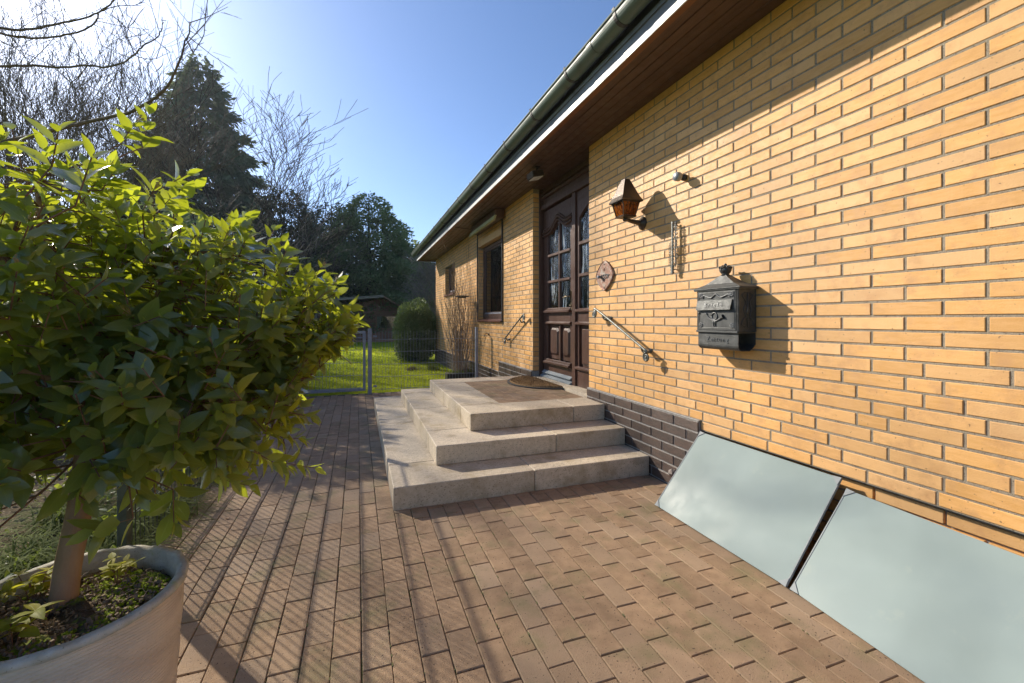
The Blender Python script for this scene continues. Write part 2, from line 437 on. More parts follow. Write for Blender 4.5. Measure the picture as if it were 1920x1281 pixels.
def emit_pieces(items, geo, name, parent, m, n_single, size_of):
    """items: dict(key,x,y,z,rot); the largest-looking n_single as objects, the rest joined"""
    items.sort(key=size_of, reverse=True)
    meshes = {}
    for it in items[:n_single]:
        if it['key'] not in meshes:
            v, f = geo(it['key']); b = MB(); b.add(v, f); meshes[it['key']] = b.mesh(name, m)
        new(name, meshes[it['key']], parent, it['p'], it['r'])
    rest = items[n_single:]
    if rest:
        mb = MB(); cache = {}
        for it in rest:
            if it['key'] not in cache: cache[it['key']] = geo(it['key'])
            v, f = cache[it['key']]
            Mx = Matrix.Translation(it['p']) @ Euler(it['r']).to_matrix().to_4x4()
            mb.add([tuple(Mx @ Vector(q)) for q in v], f)
        tag(mb.build(name, m, parent), kind='stuff')
cy_, sy_ = math.cos(YAW), math.sin(YAW)
def view_size(p, nrm):
    d = Vector(p) - Vector((0,0,CAMH)); dep = d.x*sy_ + d.y*cy_
    if dep < .2: return 0
    u = 960+816*(d.x*cy_-d.y*sy_)/dep; v = 598-816*d.z/dep
    if not (-40 < u < 1960 and -40 < v < 1320): return 0
    return abs(d.normalized().dot(nrm))/d.length_squared
items = []
for i in range(32):
    x = -.985 + .1*i + .05
    y = .35 + (.1 if i % 2 else 0) + random.uniform(-.012,.012)
    while y < 7.38:
        yc = y + .1; L_ = .197
        if x > .2 and y < 2.800 < y+.2: L_ = round(2.798-y-.002, 2); yc = y+.0025+L_/2
        if x > .2 and y < 6.145 < y+.2: L_ = round(y+.2-6.147, 2); yc = y+.1975-L_/2
        if L_ < .03: y += .2; continue
        inside = (x > .211-.02 and 2.80 < yc < 6.14)
        pit = x > 1.80 and yc < 2.30
        if not inside and not pit and x < 2.16 and yc < 7.3:
            items.append(dict(key=(L_,.0968), p=(x+random.uniform(-.0012,.0012), yc, random.uniform(-.0022,.0012)),
                r=(random.uniform(-.006,.006), random.uniform(-.008,.008), random.uniform(-.006,.006))))
        y += .2
emit_pieces(items, lambda k: paver_mesh(*k), 'paver', path, M_PAVER, 300, lambda i: view_size(i['p'], Vector((0,0,1))) * (0 if (i['p'][0] < -.2 and i['p'][1] < 1.4) else 1))
mb = MB(); random.seed(77)
for k in range(1500):
    i_ = random.randrange(0, 28); x = -.985+.1*i_; y = random.uniform(.7, 7.2)
    if x > .19 and 2.78 < y < 6.16: continue
    if random.random() < .55 and x > .6: continue
    s_ = random.uniform(.0018, .0038); mb.sphere((x+random.uniform(-.0015,.0015), y, -.003), s_, 5, 3, sc=(1, random.uniform(1, 4), .9))
tag(mb.build('joint_moss', mat('joint_moss', (.16,.17,.05), (.11,.10,.05), 60, .95, .6), path), kind='stuff')
# border edging stones along the bed
mb = MB()
for k in range(9):
    mb.cbox(-1.035, -.99, -1.2+k*.96, -.25+k*.96, -.12, .004, .005)
tag(mb.build('kerb', M_CONC), 'thin concrete edging between the path and the planting bed', kind='structure')

# ------------------------------------------------------------------ house
house = empty('brick_house', (W, 3, 0))
tag(house, 'single storey yellow brick house with dark brown entrance door', 'house')
HL = Vector((W, 3, 0))
def hpart(mb, name, m, parent=None, smooth=False):
    o = mb.build(name, m, parent or house, smooth)
    if parent is None: o.location = -HL
    return o
CO = .0625
Z0 = .5196            # top of plinth
ZT = 2.885            # soffit
JN, JF = 3.784, 5.236
WIN = (6.478, 7.945, 1.20, 2.53)
WIN2 = (10.03, 11.22, 1.80, 2.50)
YEND = 12.65
def brick_geo(key):
    L, D = key; h = .0262; c = .0022; a = L/2
    v = [(0,-a,-h),(0,a,-h),(0,a,h),(0,-a,h),
         (-D+c,-a,-h),(-D+c,a,-h),(-D+c,a,h),(-D+c,-a,h),(-D,-a+c,-h+c),(-D,a-c,-h+c),(-D,a-c,h-c),(-D,-a+c,h-c)]
    f = [(8,11,10,9),(4,8,9,5),(5,9,10,6),(6,10,11,7),(7,11,8,4),(0,4,5,1),(1,5,6,2),(2,6,7,3),(3,7,4,0)]
    return v, f
def course_bricks(y0, y1, k, zc, prev, first=None):
    """wild bond lengths for one course from y1 (corner) down to y0"""
    out = []; joints = []
    y = y1; seq_h = 0
    start = first if first is not None else (.24 if k % 2 else .115)
    L = start; n = 0
    while y > y0 + .03:
        if n > 0:
            opts = [.115, .24, .178] if (random.random() < .27 and seq_h < 1) else [.24, .178, .115]
            for L in opts:
                if not any(abs((y-L)-j) < .035 for j in prev): break
        seq_h = seq_h+1 if L < .2 else 0
        a = max(y0, y-L)
        if y-a > .035: out.append((round(y-a, 3), (y+a)/2))
        joints.append(a); y = a-.0105; n += 1
    return out, joints
random.seed(11)
def wall_part(name, segs, nsingle, zlow_of, D=.012, X=W):
    """segs: list of (y0,y1,z0,z1) solid areas"""
    wall = MB()
    for (y0, y1, z0, z1) in segs:
        wall.box(X+.0050, X+.30, y0, y1, z0, z1)
    wo = hpart(wall, 'wall', M_MORTAR)
    items = []
    for (y0, y1, z0, z1) in segs:
        prev = []; k0 = round((z0-Z0)/CO)
        n = int(round((z1-z0)/CO+.2))
        for k in range(n+1):
            zc = Z0 + (k0+k)*CO + CO/2
            if zc + .02 > z1 or zc-.02 < z0: continue
            out, prev = course_bricks(y0, y1, k0+k, zc, prev)
            for L, yc in out:
                items.append(dict(key=(L if L in (.24,.115) else round(L,2), D), p=(X+.0135+random.uniform(-.0010,.0008), yc, zc+random.uniform(-.0008,.0008)),
                                  r=(random.uniform(-.0025,.0025), 0, random.uniform(-.004,.004))))
    emit_pieces(items, brick_geo, 'brick', wo, M_BRICK, nsingle,
                lambda i: view_size(i['p'], Vector((1,0,0))) * i['key'][0])
    return wo
BZ = Z0 - CO          # lowest yellow course above the cover glass: one course below the plinth top
near = wall_part('wall', [(-1.2, 2.300, BZ, Z0), (-1.2, JN, Z0, ZT+.06)], 300, None)
wall_part('wall', [(JF, WIN[0], Z0, ZT+.02), (WIN[0], WIN[1], Z0-3*CO, WIN[2]-.03), (WIN[1], WIN2[0], .33, ZT+.02),
                   (WIN2[0], WIN2[1], .33, WIN2[2]-.02), (WIN2[0], WIN2[1], WIN2[3]+.01, ZT+.02), (WIN2[1], YEND, .33, ZT+.02),
                   (WIN[0], WIN[1], WIN[3]+.12, ZT+.02)], 0, None)
# corner returns: brick ends beside the door and in the window reveals
def returns(y, x0, x1, z0, z1, nm='jamb'):
    mb = MB(); mb.box(x0+.006, x1+.0, y, y+.05, z0, z1)
    j = hpart(mb, nm, M_MORTAR)
    mb = MB()
    n = int((z1-z0)/CO)
    for k in range(n):
        z = z0+k*CO+.005
        mb.cbox(x0+.004, x1-.004, y-.006, y+.02, z, z+.0525, .002)
    mb.build('brick', M_BRICK, j)['kind'] = 'stuff'
returns(JF+.003, W+.003, W+.088, Z0, ZT)
returns(WIN[1]+.003, W+.003, W+.10, WIN[2]-.02, WIN[3])
returns(WIN2[1]+.003, W+.003, W+.10, WIN2[2], WIN2[3])
mb = MB(); mb.box(W+.006, W+.30, JN-.12, JN-.002, .42, ZT); hpart(mb, 'jamb', M_MORTAR)
# plinth of dark clinker
def plinth(y0, y1, ztop, zbot):
    mb = MB(); mb.box(W-.0165, W+.2, y0+.002, y1, zbot, ztop-.006)
    po = hpart(mb, 'plinth', M_PMORTAR)
    z = ztop-.006; k = 0; P = .0735
    mb = MB(); ms = {}
    while z-P > zbot-.06:
        y = y1-(.12 if k % 2 else 0); 
        if k % 2: spans = [(y1-.115, y1)]; y = y1-.125
        else: spans = []; y = y1
        while y > y0:
            a = max(y0, y-.24); spans.append((a, y)); y = a-.01
        for a, b in spans:
            if b-a < .03: continue
            L = round(b-a, 3)
            if L not in ms:
                q = MB(); q.cbox(-.010, 0, -L/2, L/2, -.0318, .0318, .002); ms[L] = q.mesh('brick', M_PLINTH)
            new('brick', ms[L], po, (W-.0125+random.uniform(-.001,.001), (a+b)/2, z-.036))
        z -= P; k += 1
plinth(2.306, JN+.0, Z0, -.12)
plinth(JF, 6.62, Z0, -.05)
plinth(6.63, YEND, .36, -.05)
for q0, q1 in ((2.300, JN), (JF, 6.62)):
    mb = MB(); mb.cbox(W-.020, W+.01, q0, q1, Z0-.0055, Z0+.004, .002); hpart(mb, 'plinth_ledge', M_PMORTAR)
# return of the plinth at its near end and the wall behind the cover glass
mb = MB(); mb.box(W+.05, W+.3, -1.2, 2.300, -.95, BZ+.0); hpart(mb, 'cellar_wall', M_CONC)
mb = MB()
z = BZ-.02; k = 0
while z > -.8:
    y = 2.29 - (.12 if k % 2 else 0)
    while y > -.2:
        mb.cbox(W+.036, W+.054, y-.24, y, z-.052, z, .002); y -= .25
    z -= CO; k += 1
o = hpart(mb, 'cellar_brick', M_BRICK); o['kind'] = 'stuff'
well = MB()
well.box(1.70, 1.795, -1.2, 2.36, -.95, -.016); well.box(1.795, W+.05, 2.302, 2.36, -.95, -.10); well.box(1.70, W+.05, -1.2, 2.36, -1.0, -.95)
tag(well.build('light_well', M_CONC), 'concrete light well hidden under the cover glass', kind='structure')
# structure behind: side walls, rooms
mb = MB()
mb.box(W+.3, 8, YEND-.3, YEND, .0, ZT); mb.box(W+.3, 8, -1.2, -.9, 0, ZT); mb.box(8, 8.3, -1.2, YEND, 0, ZT)
hpart(mb, 'side_wall', M_MORTAR)
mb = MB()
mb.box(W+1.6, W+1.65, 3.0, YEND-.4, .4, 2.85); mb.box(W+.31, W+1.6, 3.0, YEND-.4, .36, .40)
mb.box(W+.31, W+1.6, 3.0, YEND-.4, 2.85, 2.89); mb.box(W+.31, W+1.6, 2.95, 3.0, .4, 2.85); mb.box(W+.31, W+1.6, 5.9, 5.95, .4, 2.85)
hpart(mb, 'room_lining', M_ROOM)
# --- eave: soffit boards, fascia, gutter
XF = 1.627; ZF = 2.861
YR0, YR1 = -1.6, 12.78
so = MB(); so.box(XF+.03, W+.1, YR0, YR1-.1, ZT+.018, ZT+.05)
soff = hpart(so, 'soffit', M_SOFFIT)
nb = 6; bw = (W-(XF+.055))/nb
for k in range(nb):
    b = MB(); x0 = XF+.055+k*bw
    b.cbox(x0+.002, x0+bw-.002, YR0, YR1-.12, ZT-.001, ZT+.017, .003)
    b.build('board', M_SOFFIT, soff)
b = MB(); b.cbox(XF+.004, XF+.052, YR0, YR1-.1, ZF+.004, ZF+.08, .004); b.build('edge_board', M_EDGEWOOD, soff)
b = MB(); b.box(W+.0, W+.36, JN+.0, JF-.0, ZT-.002, ZT+.016); b.build('board', M_SOFFIT, soff)
mb = MB(); mb.cbox(XF-.006, XF+.002, YR0, YR1, ZF, ZF+.048, .002); hpart(mb, 'fascia', M_WHITE)
mb = MB(); mb.box(XF-.001, XF+.02, YR0, YR1, ZF+.049, ZF+.115); mb.box(XF-.012, XF+.012, YR0, YR1, ZF+.105, ZF+.135); hpart(mb, 'fascia_flashing', M_GREYTRIM)
mb = MB(); mb.box(XF-.001, XF+.03, YR0, YR1, ZF+.136, ZF+.34); hpart(mb, 'gutter_gap_shade', M_BLACK)  # black strip standing in for the shaded gap behind the gutter
mb = MB(); mb.box(XF, W+.6, YR1-.10, YR1, ZF-.0, ZF+.3); hpart(mb, 'gable_board', M_SOFFIT)
GX, GZ, GR = 1.545, 3.066, .0625
gm = MB(); n = 14; ny = 2
prof = []
for k in range(n+1):
    a = math.pi + math.pi*k/n
    prof.append((GX+GR*math.cos(a), GZ+GR*math.sin(a)))
inner = [(GX+(x-GX)*.95, GZ+(z-GZ)*.95) for x, z in prof]
poly = [(GX-GR, GZ+.012)] + prof + [(GX+GR, GZ+.02)] + [(GX+GR*.95, GZ+.02)] + inner[::-1] + [(GX-GR*.95, GZ+.012)]
vs = [(x, YR0, z) for x, z in poly] + [(x, YR1+.12, z) for x, z in poly]; P_ = len(poly)
gm.add(vs, [(i, (i+1) % P_, P_+(i+1) % P_, P_+i) for i in range(P_)])
gm.prism([(x, z) for x, z in prof], 'y', YR1+.10, YR1+.12)
gm.tube([(GX-GR-.002, YR0, GZ+.012), (GX-GR-.002, YR1+.12, GZ+.012)], .009, 8)
gut = hpart(gm, 'gutter', M_GUTTER)
by = [-.1, .75, 1.55, 2.30, 2.97, 3.66, 4.42, 5.16, 5.92, 6.7, 7.45, 8.2, 8.95, 9.7, 10.45, 11.2, 11.95, 12.6]
for y in by:
    b = MB()
    ring = [(GX+(GR+.004)*math.cos(a), y, GZ+(GR+.004)*math.sin(a)) for a in [math.pi*1.0+math.pi*k/12 for k in range(13)]]
    ring = [(GX-GR-.012, y, GZ+.03)] + ring + [(GX+GR+.004, y, GZ+.06)]
    rr = [Vector(q) for q in ring]
    for i in range(len(rr)-1):
        a_, b_ = rr[i], rr[i+1]
        nx_ = Vector((-(b_-a_).z, 0, (b_-a_).x)).normalized()*.004
        b.add([a_+Vector((0,-.014,0)), a_+Vector((0,.014,0)), b_+Vector((0,.014,0)), b_+Vector((0,-.014,0)),
               a_+nx_+Vector((0,-.014,0)), a_+nx_+Vector((0,.014,0)), b_+nx_+Vector((0,.014,0)), b_+nx_+Vector((0,-.014,0))],
              [(0,1,2,3),(7,6,5,4),(0,4,5,1),(1,5,6,2),(2,6,7,3),(3,7,4,0)])
    b.build('bracket', M_GUTIN, gut)
# gutter sleeves
for y in (2.62, 8.6):
    b = MB(); b.prism([(GX+(GR+.003)*math.cos(math.pi+math.pi*k/14), GZ+(GR+.003)*math.sin(math.pi+math.pi*k/14)) for k in range(15)], 'y', y-.03, y+.03)
    b.build('sleeve', M_GUTTER, gut)
# roof of tiles
rf = MB(); sl = math.tan(R(24))
rf.add([(1.60, YR0, 3.16), (1.60, YR1+.05, 3.16), (6.0, YR1+.05, 3.16+4.4*sl), (6.0, YR0, 3.16+4.4*sl), (1.60, YR0, 3.12), (1.60, YR1+.05, 3.12), (6.0, YR1+.05, 3.10+4.4*sl), (6.0, YR0, 3.10+4.4*sl),
        (10.4, YR1+.05, 3.16), (10.4, YR0, 3.16)], [(0,1,2,3),(7,6,5,4),(0,4,5,1),(1,5,6,2),(2,8,9,3),(0,3,7,4)])
roof = hpart(rf, 'roof', M_TILE)
tm = MB()
for i in range(13):
    for j in range(int((YR1-YR0)/.3)):
        x = 1.57+i*.34; y = YR0+j*.3; z = 3.165+(x-1.60)*sl
        Mx = Matrix.Translation((x, y, z)) @ Euler((0, -math.atan(sl), 0)).to_matrix().to_4x4()
        tm.box(0, .37, .004, .296, .012, .026, 0, Mx)
o = tm.build('tile', M_TILE, roof); o['kind'] = 'stuff'
# --- window
def window(y0, y1, z0, z1, depth=.10, fw=.065, second=False):
    fr = MB(); x = W+depth
    fr.cbox(x, x+.06, y0, y0+fw, z0, z1, .004); fr.cbox(x, x+.06, y1-fw, y1, z0, z1, .004)
    fr.cbox(x, x+.06, y0+fw, y1-fw, z1-fw, z1, .004); fr.cbox(x, x+.06, y0+fw, y1-fw, z0, z0+fw*1.3, .004)
    wo = hpart(fr, 'window', M_WOODDARK)
    b = MB(); q = fw+.035
    for s in ((y0+fw, y0+q), (y1-q, y1-fw)): b.cbox(x+.014, x+.052, s[0], s[1], z0+fw*1.3, z1-fw, .003)
    for s in ((z0+fw*1.3, z0+fw*1.3+.035), (z1-q, z1-fw)): b.cbox(x+.014, x+.052, y0+q, y1-q, s[0], s[1], .003)
    b.build('sash', M_WOODDARK, wo)
    b = MB(); b.box(x+.026, x+.031, y0+q, y1-q, z0+q, z1-q); b.build('pane', M_GLASS, wo)
    b = MB(); b.box(x+.010, x+.0135, y0+fw, y1-fw, z0+fw*1.3-.004, z0+fw*1.3+.022); b.build('drip_rail', M_STEEL, wo)
    return wo
wo = window(WIN[0], WIN[1], WIN[2], WIN[3])
b = MB()
ns = 6
for k in range(ns):    # clay sill tiles
    ya = WIN[0]-.0+k*(WIN[1]-WIN[0])/ns; yb = ya+(WIN[1]-WIN[0])/ns-.004
    q = MB(); q.add([(W-.045,ya,1.165),(W-.045,yb,1.165),(W+.12,yb,1.200),(W+.12,ya,1.200),(W-.045,ya,1.148),(W-.045,yb,1.148),(W+.12,yb,1.165),(W+.12,ya,1.165)],
          [(3,2,1,0),(4,5,6,7),(0,1,5,4),(1,2,6,5),(2,3,7,6),(3,0,4,7)])
    q.build('sill_tile', mat('sill_clay', (.19,.075,.05), (.14,.06,.045), 12, .35, .2) if k == 0 else bpy.data.materials['sill_clay'], wo)
b = MB(); b.box(W-.001, W+.10, WIN[0], WIN[1], WIN[3]+.004, WIN[3]+.115); b.build('lintel', M_BRICK, wo)
for y in (WIN[0]-.012, WIN[1]+.010):
    b = MB(); b.cbox(W-.022, W-.004, y-.014, y+.014, 1.14, ZT-.04, .003); b.build('guide_rail', M_BLACK, wo)
for s in (0, 1):       # curtain behind the pane
    b = MB(); n = 18; ya, yb = ((WIN[0]+.1, WIN[0]+.42), (WIN[1]-.42, WIN[1]-.1))[s]
    vs = []
    for k in range(n+1):
        y = ya+(yb-ya)*k/n; x = W+.22+.02*math.sin(k*1.9)
        vs += [(x, y, WIN[2]+.1), (x, y, WIN[3]-.05)]
    b.add(vs, [(2*k, 2*k+2, 2*k+3, 2*k+1) for k in range(n)]); b.build('curtain', M_CURTAIN, wo, True)
w2 = window(WIN2[0], WIN2[1], WIN2[2], WIN2[3])
q = MB(); q.cbox(W-.04, W+.12, WIN2[0], WIN2[1], WIN2[2]-.04, WIN2[2]-.004, .004); q.build('sill_tile', bpy.data.materials['sill_clay'], w2)

# --- door
DX = 2.31
dr = MB()
def fbox(mb, y0, y1, z0, z1, x0, x1, c=.003): mb.cbox(x0, x1, y0, y1, z0, z1, c)
# outer frame (far post, header, post between door and side light)
fbox(dr, 5.215, 5.30, .43, 2.88, W+.088, W+.20)
fbox(dr, 3.79, 5.215, 2.60, 2.66, W+.105, W+.20)
fbox(dr, 4.30, 4.375, .43, 2.60, W+.12, W+.22)
fbox(dr, 3.79, 3.86, .43, 2.60, W+.12, W+.22)
fbox(dr, 3.79, 5.215, 2.66, 2.88, W+.135, W+.20)
fbox(dr, 3.79, 4.30, .43, .62, W+.14, W+.20)
door = hpart(dr, 'entrance_door', M_WOODDARK)
door['label'] = 'dark brown panelled door with side light'
mb = MB(); mb.cbox(W+.10, W+.135, 3.80, 5.215, 2.74, 2.765, .004); mb.cbox(W+.10, W+.135, 3.80, 5.215, 2.80, 2.815, .003); mb.build('moulding', M_WOODDARK, door)
# leaf: stiles and rails round six panes and two panels
Y0, Y1 = 4.385, 5.205
lf = MB(); lx0, lx1 = DX-.02, DX+.035
gy = (4.455, 4.722, 4.752, 5.075)     # near pane column, bar, far pane column
def arch(y):                           # top of the glazed field, a double curve
    t_ = (y-4.45)/(5.08-4.45)
    return 2.255 + .10*math.exp(-((t_-.50)/.22)**2) - .0*t_
fbox(lf, Y0, gy[0], .50, 2.58, lx0, lx1); fbox(lf, gy[3], Y1, .50, 2.58, lx0, lx1)
fbox(lf, gy[0], gy[3], .50, .635, lx0, lx1); fbox(lf, gy[0], gy[3], 1.125, 1.315, lx0, lx1)
# head of the leaf above the arch
ys = np.linspace(gy[0], gy[3], 17)
for a, b in zip(ys[:-1], ys[1:]):
    lf.prism([(a, arch(a)), (b, arch(b)), (b, 2.58), (a, 2.58)], 'x', lx0, lx1)
leaf = lf.build('door_leaf', M_WOODDARK, door)
bars = MB()
fbox(bars, gy[1], gy[2], 1.315, arch(4.74)+.0, lx0-.008, lx1-.01)
for z in (1.645, 1.975): fbox(bars, gy[0], gy[1], z, z+.030, lx0-.010, lx1-.012); fbox(bars, gy[2], gy[3], z, z+.030, lx0-.010, lx1-.012)
bars.build('glazing_bar', M_WOODDARK, door)
for (a, b) in ((gy[0], gy[1]), (gy[2], gy[3])):
    for z0, z1 in ((1.315, 1.645), (1.675, 1.975), (2.005, None)):
        p = MB()
        if z1: p.box(DX+.004, DX+.009, a, b, z0, z1)
        else:
            yy = np.linspace(a, b, 7)
            for s_, e_ in zip(yy[:-1], yy[1:]): p.prism([(s_, z0), (e_, z0), (e_, arch(e_)), (s_, arch(s_))], 'x', DX+.004, DX+.009)
        p.build('pane', M_WAVEGLASS, door)
# profiled mouldings on the leaf
def wave(y, off):
    t_ = (y-4.40)/(5.18-4.40)
    return 2.30+off + .115*math.exp(-((t_-.46)/.19)**2) - .03*t_ + .022*math.exp(-((t_-.02)/.12)**2)
for off, r_ in ((.03, .017), (-.012, .013), (.062, .010)):
    b = MB(); b.tube([(lx0-.014, y, wave(y, off)) for y in np.linspace(4.40, 5.19, 26)], r_, 8); b.build('arched_moulding', M_WOODDARK, door, True)
for z, pr, h in ((1.275, .045, .035), (1.290+.02, .02, .02), (1.135, .03, .028), (.640, .05, .035), (.672, .028, .022)):
    b = MB()
    b.prism([(lx0-pr, z), (lx0-pr, z+h*.5), (lx0-pr*.5, z+h), (lx0, z+h), (lx0, z-.01)], 'y', Y0+.035, 5.13); b.build('moulding', M_WOODDARK, door)
for (a, b_) in ((4.465, 4.715), (4.76, 5.065)):
    p = MB(); p.box(DX+.006, DX+.02, a, b_, .70, 1.125)
    x0, x1 = DX-.014, DX+.006; c = .03
    oct_ = lambda a, b, z0, z1, k: [(a+k,z0),(b-k,z0),(b,z0+k),(b,z1-k),(b-k,z1),(a+k,z1),(a,z1-k),(a,z0+k)]
    po, pi = oct_(a+.035, b_-.035, .745, 1.085, .03), oct_(a+.06, b_-.06, .77, 1.06, .025)
    p.add([(x1, *q) for q in po] + [(x0, *q) for q in pi], [(i, (i+1)%8, 8+(i+1)%8, 8+i) for i in range(8)] + [tuple(range(8, 16))])
    p.build('panel', M_WOODDARK, door)
p = MB(); fbox(p, 4.715, 4.76, .66, 1.125, lx0, lx1-.01); p.build('muntin', M_WOODDARK, door)
# side light
sl_ = MB()
for a, b_ in ((3.862, 3.91), (4.25, 4.298)): fbox(sl_, a, b_, .62, 2.60, lx0, lx1)
for z0, z1 in ((.62,.66),(1.13,1.31),(1.655,1.69),(2.005,2.04),(2.50,2.60)): fbox(sl_, 3.91, 4.25, z0, z1, lx0-.004, lx1)
ys = np.linspace(3.91, 4.25, 9)
sa = lambda y: 2.30+.12*math.sin(max(0,min(1,(4.25-y)/.34))*math.pi*.6)
for a, b_ in zip(ys[:-1], ys[1:]): sl_.prism([(a, sa(a)), (b_, sa(b_)), (b_, 2.5), (a, 2.5)], 'x', lx0-.002, lx1)
sl_.build('side_light_frame', M_WOODDARK, door)
for z0, z1 in ((1.31,1.655),(1.69,2.005),(2.04,2.48)):
    p = MB(); p.box(DX+.004, DX+.009, 3.91, 4.25, z0, z1); p.build('pane', M_WAVEGLASS, door)
p = MB(); p.box(DX+.01, DX+.02, 3.91, 4.25, .66, 1.13); p.cbox(DX-.012, DX+.01, 3.95, 4.21, .70, 1.09, .012); p.build('panel', M_WOODDARK, door)
for z in (1.275, 1.135, .645):
    p = MB(); p.prism([(lx0-.035, z), (lx0-.035, z+.015), (lx0-.01, z+.03), (lx0, z+.03), (lx0, z-.01)], 'y', 3.865, 4.295); p.build('moulding', M_WOODDARK, door)
# handle with long plate
M_BRASS = mat('aged_brass', (.36,.29,.20), (.25,.2,.14), 20, .35, .2, metal=.8)
p = MB(); p.cbox(lx0-.012, lx0-.002, 4.398, 4.434, 1.29, 1.52, .004); p.tube([(lx0-.01, 4.416, 1.45), (lx0-.06, 4.416, 1.45), (lx0-.066, 4.44, 1.448), (lx0-.066, 4.52, 1.44)], [.009,.009,.009,.007], 8)
p.sphere((lx0-.016, 4.416, 1.345), .012, 8, 5); p.build('handle', M_BRASS, door, True)
p = MB(); p.prism([(DX-.07, .455), (DX-.07, .468), (DX-.02, .495), (DX+.03, .495), (DX+.03, .455)], 'y', 4.38, 5.21); p.build('threshold', M_ALU, door)
p = MB(); p.prism([(lx0-.035, .505), (lx0-.035, .515), (lx0, .54), (lx0, .505)], 'y', 4.40, 5.19); p.build('weather_bar', M_ALU, door)
p = MB(); p.box(W+.0, W+.30, JN, JF, .30, .452); p.build('door_step', M_STONE, door)

# ------------------------------------------------------------------ steps
st = empty('entrance_steps', (.211, 2.805, 0)); SL = Vector((.211, 2.805, 0))
tag(st, 'three tiered beige stone block steps with paved landing at the door', 'steps')
z1, z2, z3 = .14, .2805, .4203
X1, X2, X3 = .211, .534, .867
Ya, Yb, Yc = 2.805, 3.125, 3.447
Ba, Bb, Bc = 6.14, 5.81, 5.57
def slab(x0, x1, y0, y1, za, zb):
    b = MB(); c = .005
    b.cbox(x0+.0015, x1-.0015, y0+.0015, y1-.0015, za+.001, zb, c)
    o = b.build('stone_slab', M_STONE, st); o.location = -SL
XW = W-.024
for (x, y, yb, za, zb, j) in ((X1, Ya, Ba, -.02, z1, 1.166), (X2, Yb, Bb, z1, z2, 1.482), (X3, Yc, Bc, z2, z3, 1.804)):
    d = .45 if zb < .4 else .37
    slab(x, j, y, y+d, za, zb); slab(j, XW, y, y+d, za, zb)
    ymid = {z1: 4.55, z2: 4.506, z3: 4.60}[zb]
    e = .34
    slab(x, x+d, y+d, ymid, za, zb); slab(x, x+d, ymid, yb-e, za, zb)
    slab(x, 1.35, yb-e, yb, za, zb); slab(1.35, XW, yb-e, yb, za, zb)
b = MB(); b.box(X3+.3, XW, Yc+.3, Bc-.3, .0, z3-.055); b.build('landing_core', M_SAND, st).location = -SL
pv, pf = paver_mesh(.155, .105); pm = MB(); pm.add(pv, pf); pmesh = pm.mesh('landing_paver', M_PAVER)
xx = X3+.37+.056; i = 0; lms = {}
while xx < W+.0:
    yhi = Bc-.345; ylo = Yc+.375; yy = ylo-(.08 if i % 2 else 0)
    while yy < yhi-.03:
        a_ = max(yy, ylo); b_ = min(yy+.157, yhi); L = round(b_-a_, 2)
        if L > .03 and not (xx > XW-.04 and not (JN < (a_+b_)/2 < JF)):
            if L not in lms:
                pv, pf = paver_mesh(b_-a_, .106, c=.002); q = MB(); q.add(pv, pf); lms[L] = q.mesh('landing_paver', M_PAVER)
            new('landing_paver', lms[L], st, Vector((xx, (a_+b_)/2, z3-.002+random.uniform(-.0008,.0008)))-SL, (random.uniform(-.004,.004), random.uniform(-.004,.004), 0))
        yy += .16
    xx += .11; i += 1

# door mat
mt = empty('door_mat', (2.20, 4.86, z3+.002))
tag(mt, 'half round coir doormat with dark rubber rim in front of the door', 'doormat')
def half(rx, ry, n=28): return [(-rx*math.sin(math.pi*k/n), -ry*math.cos(math.pi*k/n)) for k in range(n+1)]
b = MB(); b.prism(half(.50, .54), 'z', 0, .010); b.build('rubber_rim', M_RUB, mt)
b = MB(); hp = half(.47, .51)
rings = [hp, [(x*.98, y*.98) for x, y in hp]]
n = len(hp)
b.add([(x, y, .010) for x, y in rings[0]] + [(x, y, .026) for x, y in rings[1]], [(i, (i+1)%n, n+(i+1)%n, n+i) for i in range(n)] + [tuple(range(n, 2*n))])
b.build('coir_pile', M_MAT, mt)
# short fibres
rr = rng.random((5000, 2)); th = rr[:, 0]*math.pi; rad = np.sqrt(rr[:, 1])
fx = -.46*rad*np.sin(th); fy = -.50*rad*np.cos(th)
dv = rng.normal(0, .006, (5000, 3)); dv[:, 2] = .006+.005*rng.random(5000)
base = np.stack([fx, fy, np.full(5000, .024)], -1); sd_ = rng.normal(0, .0015, (5000, 3))
V = np.concatenate([base-sd_, base+sd_, base+dv], 0); F = np.stack([np.arange(5000), np.arange(5000)+5000, np.arange(5000)+10000], -1)
o = new('coir_fibre', arr_mesh('coir_fibre', V, F, M_MAT), mt); o['kind'] = 'stuff'

